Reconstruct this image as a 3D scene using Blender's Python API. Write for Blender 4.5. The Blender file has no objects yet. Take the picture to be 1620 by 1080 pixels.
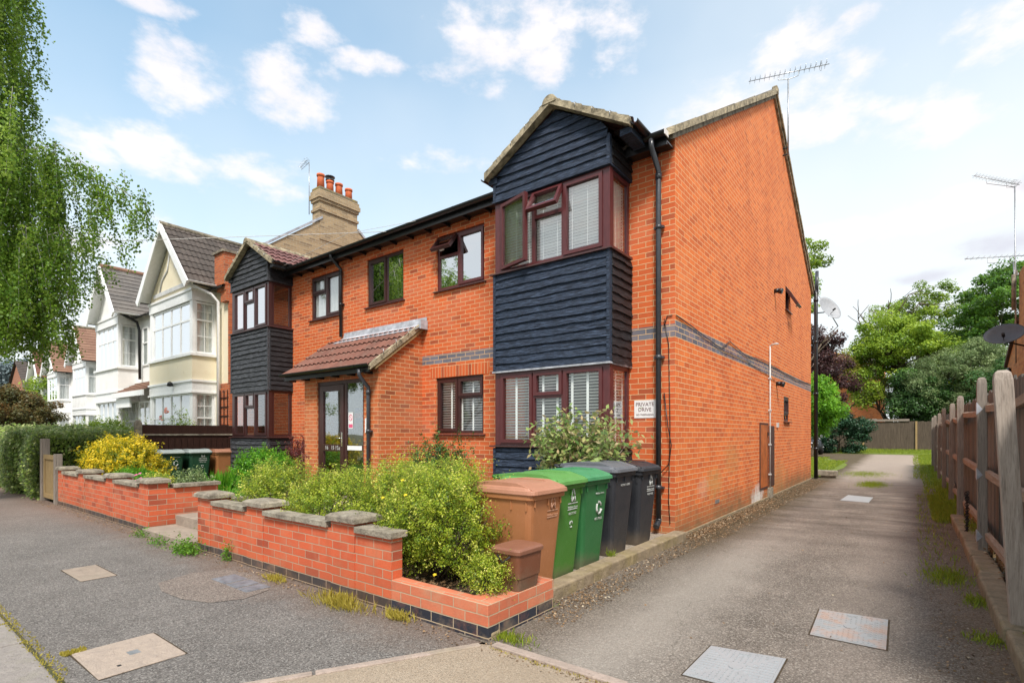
import bpy, bmesh, math, random
import numpy as np
from mathutils import Vector, Matrix
R = math.radians
random.seed(7); rng = np.random.default_rng(7)
scene = bpy.context.scene
# ------------------------------------------------------------------ camera, sky, sun, exposure
cam = bpy.data.cameras.new('camera'); camo = bpy.data.objects.new('camera', cam)
scene.collection.objects.link(camo); scene.camera = camo
camo.location = (0, 0, 1.40); camo.rotation_euler = (R(90), 0, R(37.55))
cam.sensor_width = 36; cam.lens = 36 * 826 / 1620; cam.shift_y = 146 / 1620
cam.clip_start = 0.05; cam.clip_end = 3000
SUN_EL, SUN_AZ = 54, 140        # azimuth clockwise from +Y
world = bpy.data.worlds.new('World'); scene.world = world; world.use_nodes = True
def build_world():
    nt = world.node_tree; N = nt.nodes; L = nt.links; N.clear()
    def math_(op, a, b=None, c=None):
        n = N.new('ShaderNodeMath'); n.operation = op
        for i, v in enumerate((a, b, c)):
            if v is None: continue
            if isinstance(v, (int, float)): n.inputs[i].default_value = v
            else: L.new(v, n.inputs[i])
        return n.outputs[0]
    def mix(fac, a, b):
        n = N.new('ShaderNodeMix'); n.data_type = 'RGBA'
        if isinstance(fac, float): n.inputs[0].default_value = fac
        else: L.new(fac, n.inputs[0])
        for i, v in ((6, a), (7, b)):
            if isinstance(v, tuple): n.inputs[i].default_value = (*v, 1)
            else: L.new(v, n.inputs[i])
        return n.outputs[2]
    sky = N.new('ShaderNodeTexSky'); sky.sky_type = 'NISHITA'; sky.sun_disc = False
    sky.sun_elevation = R(SUN_EL); sky.sun_rotation = R(SUN_AZ)
    sky.air_density = 1.0; sky.dust_density = 1.5; sky.ozone_density = 2.0
    sc = N.new('ShaderNodeVectorMath'); sc.operation = 'SCALE'; sc.inputs[3].default_value = SKY_K
    tint = N.new('ShaderNodeVectorMath'); tint.operation = 'MULTIPLY'; L.new(sky.outputs[0], tint.inputs[0]); tint.inputs[1].default_value = (1.05, 1.40, 1.26); L.new(tint.outputs[0], sc.inputs[0])
    tc = N.new('ShaderNodeTexCoord'); sep = N.new('ShaderNodeSeparateXYZ'); L.new(tc.outputs['Generated'], sep.inputs[0])
    az = math_('ARCTAN2', sep.outputs[0], sep.outputs[1]); el = math_('ARCSINE', sep.outputs[2])
    # thin high veil whitening towards the horizon
    veil = math_('SUBTRACT', 1.2, math_('MULTIPLY', el, 1.65)); veil = math_('MINIMUM', math_('MAXIMUM', veil, 0.22), 0.97)
    nz0 = N.new('ShaderNodeTexNoise'); nz0.inputs['Scale'].default_value = 2.2; nz0.inputs['Detail'].default_value = 4
    L.new(tc.outputs['Generated'], nz0.inputs['Vector'])
    veil = math_('ADD', veil, math_('MULTIPLY', math_('SUBTRACT', nz0.outputs[0], 0.5), 0.7))
    # more veil towards the east (right of the street)
    veil = math_('ADD', veil, math_('SUBTRACT', math_('MULTIPLY', math_('ABSOLUTE', math_('ADD', az, 1.2)), 0.30), 0.05))
    veil = math_('MINIMUM', math_('MAXIMUM', veil, 0.20), 0.95)
    col = mix(veil, sc.outputs[0], (0.55, 0.575, 0.59))
    comb = N.new('ShaderNodeCombineXYZ'); L.new(az, comb.inputs[0]); L.new(math_('MULTIPLY', el, 1.9), comb.inputs[1])
    nz = N.new('ShaderNodeTexNoise'); nz.inputs['Scale'].default_value = 9; nz.inputs['Detail'].default_value = 8; nz.inputs['Roughness'].default_value = 0.6
    L.new(comb.outputs[0], nz.inputs['Vector'])
    clouds = [(-1.217,.525,.062,.045,1),(-1.051,.544,.078,.046,1),(-1.025,.626,.052,.018,.8),(-.933,.60,.06,.014,.8),(-.643,.648,.15,.05,.9),(-.476,.641,.055,.05,.8),
      (-1.191,.415,.17,.030,.85),(-1.259,.598,.06,.012,.9),(-.811,.479,.08,.016,.6),(-.234,.520,.15,.036,.8),(-.085,.473,.095,.03,1),(-.076,.587,.055,.016,.8),
      (.095,.52,.05,.03,.8),(.041,.428,.06,.022,.8),(.0,.318,.11,.022,.9),(-.06,.516,.055,.018,.7),(-1.344,.399,.055,.03,.9),(-.147,.585,.08,.026,.6),(-1.30,.30,.12,.03,.5),(-.72,.60,.08,.02,.6),
      (-.9,.26,.2,.03,.5),(.5,.5,.3,.08,.9),(-2.0,.5,.3,.1,.9),(2.4,.6,.5,.12,.9),(-2.6,.45,.3,.08,.9),(1.3,.4,.4,.06,.9)]
    best = None
    for (a0, e0, ra, re, k) in clouds:
        dx = math_('DIVIDE', math_('SUBTRACT', az, a0), ra * 1.25); dy = math_('DIVIDE', math_('SUBTRACT', el, e0), re * 1.35)
        d2 = math_('ADD', math_('MULTIPLY', dx, dx), math_('MULTIPLY', dy, dy))
        m = math_('MULTIPLY', math_('SUBTRACT', 1.0, d2), k * 0.55)
        best = m if best is None else math_('MAXIMUM', best, m)
    dens = math_('ADD', math_('MAXIMUM', best, -0.6), math_('MULTIPLY', math_('SUBTRACT', nz.outputs[0], 0.5), 2.3))
    mr = N.new('ShaderNodeMapRange'); mr.interpolation_type = 'SMOOTHSTEP'; L.new(dens, mr.inputs[0])
    mr.inputs[1].default_value = 0.0; mr.inputs[2].default_value = 0.65
    ncs = N.new('ShaderNodeTexNoise'); ncs.inputs['Scale'].default_value = 5; ncs.inputs['Detail'].default_value = 5
    L.new(comb.outputs[0], ncs.inputs['Vector'])
    ccol = mix(ncs.outputs[0], (0.52, 0.50, 0.53), (0.76, 0.69, 0.655))
    col = mix(math_('MULTIPLY', mr.outputs[0], 0.80), col, ccol)
    # a grey-violet bank low in the east
    gb = None
    for (a0, e0, ra, re) in [(.10, .262, .075, .022), (.02, .232, .06, .012), (.16, .33, .05, .03)]:
        dx = math_('DIVIDE', math_('SUBTRACT', az, a0), ra); dy = math_('DIVIDE', math_('SUBTRACT', el, e0), re)
        m = math_('SUBTRACT', 1.0, math_('ADD', math_('MULTIPLY', dx, dx), math_('MULTIPLY', dy, dy)))
        gb = m if gb is None else math_('MAXIMUM', gb, m)
    gb = math_('ADD', math_('MULTIPLY', gb, 0.5), math_('MULTIPLY', math_('SUBTRACT', nz.outputs[0], 0.45), 1.6))
    mg = N.new('ShaderNodeMapRange'); mg.interpolation_type = 'SMOOTHSTEP'; L.new(gb, mg.inputs[0]); mg.inputs[1].default_value = 0; mg.inputs[2].default_value = .9
    col = mix(math_('MULTIPLY', mg.outputs[0], 0.65), col, (0.36, 0.35, 0.42))
    bg = N.new('ShaderNodeBackground'); out = N.new('ShaderNodeOutputWorld'); L.new(col, bg.inputs[0]); bg.inputs[1].default_value = 1.0
    L.new(bg.outputs[0], out.inputs[0])
SKY_K = 0.125
build_world()
sl = bpy.data.lights.new('sun', 'SUN'); so = bpy.data.objects.new('sun', sl); scene.collection.objects.link(so)
sl.energy = 2.7; sl.angle = R(13); sl.color = (1, 0.95, 0.88)
_d = Vector((math.sin(R(SUN_AZ)) * math.cos(R(SUN_EL)), math.cos(R(SUN_AZ)) * math.cos(R(SUN_EL)), math.sin(R(SUN_EL))))
so.rotation_euler = _d.to_track_quat('Z', 'Y').to_euler()
vs = scene.view_settings; vs.view_transform = 'Standard'; vs.look = 'None'; vs.gamma = 1; vs.exposure = 0.88
scene.cycles.max_bounces = 8; scene.cycles.transparent_max_bounces = 16; scene.cycles.use_denoising = True

# ------------------------------------------------------------------ materials
class NT:
    def __init__(s, name):
        s.m = bpy.data.materials.new(name); s.m.use_nodes = True; s.t = s.m.node_tree; s.N = s.t.nodes; s.L = s.t.links
        s.b = s.N['Principled BSDF']; s.out = s.N['Material Output']
    def n(s, t, **k):
        x = s.N.new('ShaderNode' + t)
        for a, v in k.items(): setattr(x, a, v)
        return x
    def put(s, sock, v):
        if isinstance(v, (int, float)): sock.default_value = v
        elif isinstance(v, tuple): sock.default_value = (*v, 1) if len(v) == 3 and sock.type == 'RGBA' else v
        else: s.L.new(v, sock)
    def mix(s, f, a, b, mode='MIX'):
        x = s.n('Mix', data_type='RGBA', blend_type=mode); s.put(x.inputs[0], f); s.put(x.inputs[6], a); s.put(x.inputs[7], b); return x.outputs[2]
    def m_(s, op, a, b=None, c=None):
        x = s.n('Math', operation=op); s.put(x.inputs[0], a)
        if b is not None: s.put(x.inputs[1], b)
        if c is not None: s.put(x.inputs[2], c)
        return x.outputs[0]
    def obj(s): return s.n('TexCoord').outputs['Object']
    def uv(s): return s.n('TexCoord').outputs['UV']
    def geo(s): return s.n('NewGeometry').outputs['Position']
    def map(s, vec, scale=(1, 1, 1), loc=(0, 0, 0)):
        x = s.n('Mapping'); s.L.new(vec, x.inputs[0]); x.inputs['Scale'].default_value = scale; x.inputs['Location'].default_value = loc; return x.outputs[0]
    def noise(s, vec, sc, det=4, rough=.55, lo=None, hi=None):
        x = s.n('TexNoise'); s.L.new(vec, x.inputs['Vector']); x.inputs['Scale'].default_value = sc; x.inputs['Detail'].default_value = det; x.inputs['Roughness'].default_value = rough
        return s.rng(x.outputs[0], lo, hi) if lo is not None else x.outputs[0]
    def rng(s, v, lo, hi, a=0., b=1.):
        x = s.n('MapRange'); s.L.new(v, x.inputs[0]); x.inputs[1].default_value = lo; x.inputs[2].default_value = hi; x.inputs[3].default_value = a; x.inputs[4].default_value = b; return x.outputs[0]
    def voro(s, vec, sc, feat='F1'):
        x = s.n('TexVoronoi', feature=feat); s.L.new(vec, x.inputs['Vector']); x.inputs['Scale'].default_value = sc; return x
    def bump(s, h, dist=.01, st=1., nrm=None):
        x = s.n('Bump'); s.L.new(h, x.inputs['Height']); x.inputs['Distance'].default_value = dist; x.inputs['Strength'].default_value = st
        if nrm is not None: s.L.new(nrm, x.inputs['Normal'])
        return x.outputs[0]
    def fin(s, col, rough=.7, bump=None, metal=0., spec=.5):
        s.put(s.b.inputs['Base Color'], col); s.put(s.b.inputs['Roughness'], rough); s.b.inputs['Metallic'].default_value = metal
        s.b.inputs['Specular IOR Level'].default_value = spec
        if bump is not None: s.L.new(bump, s.b.inputs['Normal'])
        return s.m
def plain(name, c, rough=.5, metal=0., nz=.12, sc=14, bump=.0015, spec=.5):
    t = NT(name); o = t.obj(); f = t.noise(o, sc, 5, .6, .3, .7)
    d = tuple(x * (1 - nz * 1.6) for x in c); e = tuple(min(1, x * (1 + nz)) for x in c)
    return t.fin(t.mix(f, d, e), rough, t.bump(t.noise(o, sc * 4, 3), bump), metal, spec)
def brick(name, c1, c2, mortar, band=None, w=.225, h=.075, stain=None, ms=.0055, dark=(.05, .035, .035), off=.5, bumpd=.006, dk=.90, dkf=.4, zoff=0):
    t = NT(name); uv = t.uv(); o = t.geo()
    wob = t.n('TexNoise'); t.L.new(uv, wob.inputs['Vector']); wob.inputs['Scale'].default_value = 9; wob.inputs['Detail'].default_value = 2
    va = t.n('VectorMath', operation='MULTIPLY_ADD'); t.L.new(wob.outputs['Color'], va.inputs[0]); va.inputs[1].default_value = (.006, .006, 0); t.L.new(t.map(uv, loc=(0, -zoff, 0)), va.inputs[2])
    b = t.n('TexBrick'); b.offset = off; t.L.new(va.outputs[0], b.inputs['Vector'])
    b.inputs['Scale'].default_value = 1; b.inputs['Brick Width'].default_value = w; b.inputs['Row Height'].default_value = h
    b.inputs['Mortar Size'].default_value = ms; b.inputs['Mortar Smooth'].default_value = .25
    t.put(b.inputs['Color1'], (0, 0, 0)); t.put(b.inputs['Color2'], (1, 1, 1)); t.put(b.inputs['Mortar'], (.5, .5, .5))
    r = t.n('SeparateColor'); t.L.new(b.outputs[0], r.inputs[0]); rv = r.outputs[0]
    fine = t.noise(o, 60, 4, .65, .25, .75); big = t.noise(o, .9, 4, .6, .3, .7)
    col = t.mix(rv, c1, c2); col = t.mix(t.m_('MULTIPLY', t.m_('GREATER_THAN', rv, dk), dkf), col, dark)
    col = t.mix(t.m_('MULTIPLY', fine, .30), col, tuple(x * .55 for x in c1))
    col = t.mix(t.m_('MULTIPLY', big, .22), col, tuple(min(1, x * 1.25 + .02) for x in c1))
    if band:
        z = t.n('SeparateXYZ'); t.L.new(uv, z.inputs[0])
        f = t.m_('MULTIPLY', t.m_('GREATER_THAN', z.outputs[1], band[0]), t.m_('LESS_THAN', z.outputs[1], band[1]))
        col = t.mix(f, col, t.mix(rv, band[2], tuple(x * .6 for x in band[2])))
    mo = t.mix(t.m_('MULTIPLY', t.noise(o, 20, 3), .5), mortar, tuple(x * .6 for x in mortar))
    col = t.mix(b.outputs['Fac'], col, mo)
    if stain: col = stain(t, col, o)
    hgt = t.m_('ADD', t.m_('MULTIPLY', t.m_('SUBTRACT', 1., b.outputs['Fac']), 1.), t.m_('MULTIPLY', t.noise(o, 90, 4), .35))
    return t.fin(col, .85, t.bump(hgt, bumpd, .8), 0, .25)
def gz(t, o, lo, hi, axis=2):
    s = t.n('SeparateXYZ'); t.L.new(o, s.inputs[0]); return t.rng(s.outputs[axis], lo, hi)
def side_stain(t, col, o):
    # damp mossy foot, salts bloom and splashes of old white paint with their own outlines
    s = t.n('SeparateXYZ'); t.L.new(o, s.inputs[0]); y, z = s.outputs[1], s.outputs[2]
    n1 = t.noise(o, 2.2, 5, .65); n2 = t.noise(o, 7, 4, .6)
    col = t.mix(t.m_('MULTIPLY', t.noise(t.map(o, (1, 1.4, .35)), 1.1, 6, .7, .45, .75), .35), col, (.50, .10, .03)); col = t.mix(t.m_('MULTIPLY', t.noise(t.map(o, (1, .5, .8)), .8, 5, .7, .5, .8), .30), col, (.85, .34, .14))
    foot = t.m_('MULTIPLY', t.rng(t.m_('ADD', z, t.m_('MULTIPLY', n1, -.9)), .05, -.42), .8)
    col = t.mix(foot, col, (.19, .13, .065))
    def blob(y0, z0, ry, rz, k):
        a = t.m_('DIVIDE', t.m_('SUBTRACT', y, y0), ry); b = t.m_('DIVIDE', t.m_('SUBTRACT', z, z0), rz)
        d = t.m_('ADD', t.m_('MULTIPLY', a, a), t.m_('MULTIPLY', b, b))
        return t.m_('MULTIPLY', t.rng(t.m_('ADD', t.m_('SUBTRACT', 1., d), t.m_('MULTIPLY', t.m_('SUBTRACT', n2, .5), 2.2)), .1, .9), k)
    col = t.mix(blob(8.6, .62, .55, .3, .55), col, (.52, .30, .10)); col = t.mix(blob(8.0, .58, .35, .2, .35), col, (.62, .42, .30))
    col = t.mix(blob(9.6, .95, .6, .35, .4), col, (.50, .26, .09)); col = t.mix(blob(13.6, .4, 1.3, .5, .45), col, (.45, .25, .1))
    col = t.mix(blob(11.5, .12, .62, .30, 1.), col, (.66, .62, .58))
    return col
def front_stain(t, col, o):
    n1 = t.noise(o, 1.6, 5, .65, .45, .8); s = t.n('SeparateXYZ'); t.L.new(o, s.inputs[0])
    col = t.mix(t.m_('MULTIPLY', n1, .28), col, (.60, .34, .24))
    foot = t.m_('MULTIPLY', t.rng(t.m_('ADD', s.outputs[2], t.m_('MULTIPLY', t.noise(o, 2.4, 5), -.8)), .0, -.4), .55)
    return t.mix(foot, col, (.25, .17, .08))
def wall_stain(t, col, o):
    n = t.noise(o, 3, 5, .65, .48, .72); s = t.n('SeparateXYZ'); t.L.new(o, s.inputs[0])
    col = t.mix(t.m_('MULTIPLY', n, .35), col, (.50, .27, .16)); col = t.mix(t.m_('MULTIPLY', t.noise(t.map(o, (1, 1, .3)), 4, 5, .7, .52, .75), .4), col, (.25, .10, .05))
    foot = t.m_('MULTIPLY', t.rng(t.m_('ADD', s.outputs[2], t.m_('MULTIPLY', t.noise(o, 2.2, 5), -.55)), .0, -.30), .25)
    return t.mix(foot, col, (.24, .15, .075))
def low_stain(t, col, o):
    n = t.noise(o, 4, 5, .65, .48, .72); return t.mix(t.m_('MULTIPLY', n, .5), t.mix(t.m_('MULTIPLY', t.noise(o, 9, 5, .7, .5, .7), .35), col, (.30, .12, .08)), (.44, .32, .20))
RED1, RED2, MOR = (.66, .135, .036), (.50, .095, .030), (.78, .50, .27)
BLUEB = (.19, .19, .23)
M = {}
M['brick_front'] = brick('red brick facade', RED1, RED2, MOR, (2.7, 2.87, BLUEB), stain=front_stain)
M['brick_side'] = brick('red brick flank', (.78, .20, .048), (.56, .11, .032), (.84, .54, .29), (2.7, 2.925, BLUEB), dk=.94, dkf=.13, stain=side_stain)
M['brick_porch'] = brick('brown red brick porch', (.60, .15, .045), (.38, .10, .035), (.76, .50, .27), stain=front_stain)
M['brick_wall'] = brick('garden wall brick', (.62, .125, .05), (.46, .085, .038), (.50, .37, .26), (-.2, .095, (.04, .042, .055)), stain=wall_stain, zoff=.02, ms=.0045)
M['brick_low'] = brick('low wall brick', (.60, .185, .095), (.48, .125, .065), (.52, .40, .27), (-.2, .10, (.036, .038, .052)), stain=low_stain, zoff=.025, ms=.0045)
M['soldier'] = brick('soldier course brick', RED1, (.48, .095, .033), MOR, w=.075, h=.24, off=0)
M['stock'] = brick('yellow stock brick', (.47, .34, .20), (.27, .19, .115), (.50, .43, .32), dark=(.16, .12, .09), ms=.007)
M['stock_r'] = brick('warm stock brick', (.50, .30, .115), (.34, .18, .075), (.42, .32, .2), dark=(.2, .12, .06))
M['brick_orange'] = brick('orange brick', (.60, .17, .045), (.40, .10, .035), MOR)
M['brick_old'] = brick('old red brick', (.56, .15, .055), (.35, .09, .045), (.45, .33, .22))
M['brick_far'] = brick('far house brick', (.42, .15, .075), (.30, .11, .06), (.4, .3, .22), ms=.01)
def wood_clad(name, c, hi, streak=(1.2, 14, 14)):
    t = NT(name); o = t.obj(); m = t.map(o, streak)
    f = t.noise(m, 3, 6, .7, .3, .72); g = t.noise(t.map(o, (2, 60, 60)), 2, 4, .6); k = t.noise(o, 30, 3, .6, .74, .78)
    sc_ = t.noise(t.map(o, tuple(x * 2.6 for x in streak)), 2.3, 6, .75, .48, .66); col = t.mix(f, c, hi); col = t.mix(t.m_('MULTIPLY', sc_, .75), col, tuple(x * 2.6 + .02 for x in hi)); col = t.mix(k, col, (.006, .006, .008))
    return t.fin(col, .52, t.bump(t.m_('ADD', g, t.m_('MULTIPLY', f, .9)), .010, .9), 0, .28)
M['clad_r'] = wood_clad('blue black weatherboard', (.006, .009, .018), (.026, .040, .070))
M['clad_l'] = wood_clad('grey black weatherboard', (.013, .014, .017), (.060, .063, .072))
M['clad_side'] = wood_clad('darker side weatherboard', (.006, .006, .008), (.016, .016, .019), (14, 1.2, 14))  # bay side boards coloured darker and less blue than the front
def upvc(name, c):
    t = NT(name); o = t.obj(); f = t.noise(t.map(o, (8, 8, 1.5)), 6, 4, .6, .3, .7)
    return t.fin(t.mix(f, c, tuple(x * 1.5 for x in c)), .32, t.bump(t.noise(o, 60, 2), .0008), 0, .5)
M['frame'] = upvc('rosewood frame', (.075, .017, .018))
M['frame_d'] = upvc('dark rosewood frame', (.040, .014, .013))
M['sillm'] = upvc('sill brown', (.06, .025, .024))
M['white'] = plain('white gloss paint', (.87, .87, .86), .35, nz=.05)
M['whitewall'] = plain('white painted render', (.86, .85, .83), .75, nz=.07, sc=1.6, bump=.003)
M['greywhite'] = plain('dirty white trim', (.62, .62, .62), .6, nz=.12, sc=3)
def cream():
    t = NT('cream painted render'); o = t.geo(); f = t.noise(o, 1.3, 5, .65, .3, .75); k = t.noise(o, 5, 5, .7, .66, .72)
    col = t.mix(f, (.82, .72, .52), (.86, .79, .63)); col = t.mix(t.m_('MULTIPLY', k, .6), col, (.40, .25, .12))
    return t.fin(col, .8, t.bump(t.noise(o, 30, 5), .006), 0, .3)
M['cream'] = cream()
M['black'] = plain('black plastic gutter', (.014, .014, .016), .28, nz=.2)
M['grey_pipe'] = plain('dark grey plastic pipe', (.045, .047, .055), .3, nz=.15)
M['greyp'] = plain('white plastic pipe', (.55, .54, .52), .5)
M['lead'] = plain('lead flashing', (.42, .43, .47), .45, nz=.3, sc=6)
M['metal'] = plain('galvanised metal', (.42, .43, .44), .35, .7, nz=.2)
M['chrome'] = plain('chrome', (.7, .7, .7), .15, 1)
M['blind'] = plain('white blind slats', (.90, .90, .89), .5, nz=.03)
M['curtain'] = plain('white net curtain', (.66, .66, .65), .8, nz=.08)
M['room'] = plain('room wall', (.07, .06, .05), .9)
M['darkdoor'] = plain('door interior', (.25, .20, .15), .9)
def glassmat(name, refl, tint=(.92, .95, .94)):
    t = NT(name); N = t.N; N.remove(t.b)
    tr = t.n('BsdfTransparent'); tr.inputs[0].default_value = (*tint, 1); gl = t.n('BsdfGlossy'); gl.inputs['Roughness'].default_value = .02; gl.inputs[0].default_value = (.95, .97, 1, 1)
    o = t.obj(); t.L.new(t.bump(t.noise(o, 1.3, 1), .004, .35), gl.inputs['Normal'])
    lw = t.n('LayerWeight'); lw.inputs[0].default_value = .5
    f = t.m_('MINIMUM', t.m_('ADD', t.m_('MULTIPLY', t.m_('POWER', lw.outputs['Facing'], 4.), 1.2), refl), 1.)
    mx = t.n('MixShader'); t.L.new(f, mx.inputs[0]); t.L.new(tr.outputs[0], mx.inputs[1]); t.L.new(gl.outputs[0], mx.inputs[2]); t.L.new(mx.outputs[0], t.out.inputs[0])
    return t.m
M['glass'] = glassmat('window glass', .24)
M['glass_m'] = glassmat('bright reflecting glass', .66)
M['glass_c'] = glassmat('clear glass', .10)
def tilemat(name, a, b, lich=(.32, .30, .24), k=.35):
    t = NT(name); o = t.geo(); uv = t.uv()
    br = t.n('TexBrick'); t.L.new(uv, br.inputs['Vector']); br.inputs['Scale'].default_value = 1; br.inputs['Brick Width'].default_value = .3; br.inputs['Row Height'].default_value = .33
    br.inputs['Mortar Size'].default_value = .002; t.put(br.inputs['Color1'], a); t.put(br.inputs['Color2'], b); t.put(br.inputs['Mortar'], tuple(x * .4 for x in a))
    f = t.noise(o, 9, 6, .7, .5, .75); g = t.noise(o, 70, 3, .6)
    col = t.mix(t.m_('MULTIPLY', f, k), br.outputs[0], lich); col = t.mix(t.m_('MULTIPLY', g, .3), col, tuple(x * .4 for x in a))
    return t.fin(col, .85, t.bump(g, .003), 0, .25)
M['tile_red'] = tilemat('red brown concrete tile', (.225, .098, .072), (.16, .075, .058))
M['tile_purple'] = tilemat('purple brown concrete tile', (.20, .095, .09), (.13, .065, .065), (.38, .22, .16))
M['tile_dark'] = tilemat('dark grey brown tile', (.105, .085, .075), (.075, .062, .055), (.22, .2, .17), .35)
M['slate'] = tilemat('grey slate', (.19, .17, .155), (.13, .12, .115), (.30, .27, .24), .5)
M['tile_clay'] = tilemat('clay tile', (.29, .165, .115), (.22, .12, .085), (.34, .26, .2), .4)
M['verge'] = plain('lichen cement verge', (.36, .30, .20), .9, nz=.45, sc=9, bump=.01)
M['ridge'] = plain('mossy ridge tile', (.22, .19, .14), .9, nz=.45, sc=8, bump=.01)
M['pot'] = plain('terracotta pot', (.60, .14, .05), .8, nz=.15)
def stone(name, a, b, moss, k=.6, sc=7):
    t = NT(name); o = t.geo(); f = t.noise(o, sc, 6, .7, .35, .68); g = t.noise(o, sc * 9, 4, .7)
    col = t.mix(f, a, b); col = t.mix(t.m_('MULTIPLY', t.noise(o, sc * .4, 5, .7, .5, .7), k), col, moss); col = t.mix(t.m_('MULTIPLY', t.rng(g, .55, .8), .6), col, tuple(x * .35 for x in a))
    return t.fin(col, .93, t.bump(t.m_('ADD', g, f), .008), 0, .2)
M['coping'] = stone('weathered coping', (.38, .33, .255), (.12, .10, .08), (.46, .43, .35))
M['kerb'] = stone('mossy concrete kerb', (.36, .28, .19), (.20, .155, .10), (.25, .2, .06), .5)
M['kerb_pink'] = stone('pink concrete edging', (.42, .33, .28), (.30, .24, .20), (.30, .27, .15), .35)
M['slab'] = stone('paving slab', (.36, .29, .23), (.26, .21, .17), (.30, .26, .2), .4)
M['slab_clean'] = stone('cast concrete cover', (.46, .37, .30), (.38, .31, .26), (.44, .36, .3), .2, 12)
M['granite'] = stone('granite kerb stone', (.36, .32, .29), (.28, .25, .23), (.28, .27, .18), .35, 16)
M['lichen'] = stone('lichened cement', (.24, .2, .13), (.14, .115, .08), (.45, .32, .03), .8, 4)
def oldwood(name, a, b, sc=(22, 22, 1.0), rough=.85):
    t = NT(name); o = t.geo(); f = t.noise(t.map(o, sc), 2.2, 6, .7, .25, .75); g = t.noise(t.map(o, tuple(x * 4 for x in sc)), 2, 4, .65)
    col = t.mix(f, a, b); col = t.mix(t.m_('MULTIPLY', t.rng(g, .5, .75), .6), col, tuple(x * .3 for x in a)); col = t.mix(t.noise(o, 1.1, 4, .6, .55, .8), col, tuple(x * .7 for x in b))
    return t.fin(col, rough, t.bump(t.m_('ADD', f, g), .006), 0, .25)
M['fence_board'] = oldwood('weathered fence board', (.085, .078, .068), (.25, .232, .205))
M['fence_post'] = oldwood('grey fence post', (.17, .14, .115), (.36, .305, .26))
M['fence_near'] = oldwood('pale grey post', (.30, .24, .195), (.52, .44, .375))
M['fence_rail'] = oldwood('fence rail wood', (.26, .19, .14), (.44, .35, .275), (22, 1.2, 22))
M['fence_far'] = oldwood('old silver fence', (.055, .04, .03), (.15, .115, .085), (9, 9, .6))
M['fence_brown'] = oldwood('brown stained fence', (.035, .014, .010), (.062, .026, .018))
M['gatewood'] = oldwood('pale gate wood', (.30, .20, .09), (.42, .30, .15))
M['orange_door'] = plain('faded orange meter door', (.44, .115, .022), .6, nz=.25, sc=5)
M['brown_door'] = plain('brown meter door', (.075, .03, .022), .6, nz=.3)
def plastic(name, c, fade=.25):
    t = NT(name); o = t.obj(); f = t.noise(o, 3, 5, .65, .35, .75); g = t.noise(t.map(o, (12, 12, 2)), 3, 5, .7, .6, .78); s = t.n('SeparateXYZ'); t.L.new(o, s.inputs[0])
    col = t.mix(t.m_('MULTIPLY', f, fade), c, tuple(min(1, x * 1.4 + .04) for x in c)); col = t.mix(t.m_('MULTIPLY', g, .5), col, tuple(x * .55 + .05 for x in c)); sc_ = t.noise(t.map(o, (60, 60, 7)), 2.2, 4, .7, .62, .68); col = t.mix(t.m_('MULTIPLY', sc_, .4), col, tuple(min(1, x * 1.6 + .09) for x in c))
    dirt = t.m_('MULTIPLY', t.rng(t.m_('ADD', s.outputs[2], t.m_('MULTIPLY', t.noise(o, 6, 4), -.35)), .0, -.18), .6); col = t.mix(dirt, col, (.16, .12, .08))
    return t.fin(col, t.rng(t.noise(o, 5, 4), .2, .8, .35, .6), t.bump(t.noise(o, 120, 3), .0012), 0, .45)
M['bin_brown'] = plastic('brown wheelie bin plastic', (.33, .13, .048), .4); M['lid_brown'] = plastic('faded brown lid', (.36, .165, .10), .5)
M['bin_lime'] = plastic('bright green plastic', (.045, .165, .018)); M['lid_lime'] = plastic('faded lime lid', (.09, .25, .055), .5)
M['bin_green'] = plastic('green plastic', (.020, .125, .036)); M['lid_green'] = plastic('faded green lid', (.045, .21, .085), .6)
M['bin_grey'] = plastic('dark grey plastic', (.022, .024, .030)); M['lid_grey'] = plastic('faded grey lid', (.10, .105, .12), .6)
M['bin_dark'] = plastic('deep green plastic', (.008, .045, .022)); M['lid_pale'] = plastic('pale bleached lid', (.30, .34, .33), .5)
M['caddy'] = plastic('food caddy brown', (.15, .050, .022)); M['tyre'] = plain('tyre rubber', (.012, .012, .012), .7)
M['logo'] = plain('white print', (.55, .56, .54), .6, nz=.3, sc=40); M['ink'] = plain('dark print', (.16, .08, .08), .6); M['faint'] = plain('faded print', (.50, .27, .17), .6)
M['signw'] = plain('white enamel sign', (.80, .77, .76), .3, nz=.05); M['pink'] = plain('pink notice print', (.75, .10, .22), .5); M['navy'] = plain('navy sheet', (.09, .10, .22), .6); M['redn'] = plain('red sheet', (.5, .08, .05), .6)
M['bark'] = oldwood('bark', (.09, .065, .045), (.19, .15, .11), (14, 14, 3)); M['birch_bark'] = oldwood('birch bark', (.30, .28, .25), (.6, .58, .54), (3, 3, 14))
M['twig'] = oldwood('pale twig', (.26, .20, .15), (.40, .33, .26), (10, 10, 10)); M['soil'] = stone('garden soil', (.06, .042, .028), (.10, .075, .05), (.14, .11, .07), .6, 14)
M['carpaint'] = plain('dark grey car paint', (.035, .038, .043), .2, .3); M['carglass'] = plain('car window', (.02, .025, .03), .08); M['lamp'] = plain('headlight', (.7, .72, .75), .15)
M['rose'] = plain('orange rose petal', (.75, .16, .07), .6); M['dish'] = plain('grey dish', (.34, .35, .37), .5, nz=.1); M['dishd'] = plain('dark grey dish', (.085, .09, .10), .5, nz=.1)
M['caddy_lid'] = plastic('caddy lid brown', (.20, .08, .045), .4); M['grey_cover'] = plain('slate grey cover', (.17, .18, .20), .5, nz=.25); M['dark_core'] = plain('twigs and leaves with painted shade', (.03, .04, .015), .95)
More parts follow.
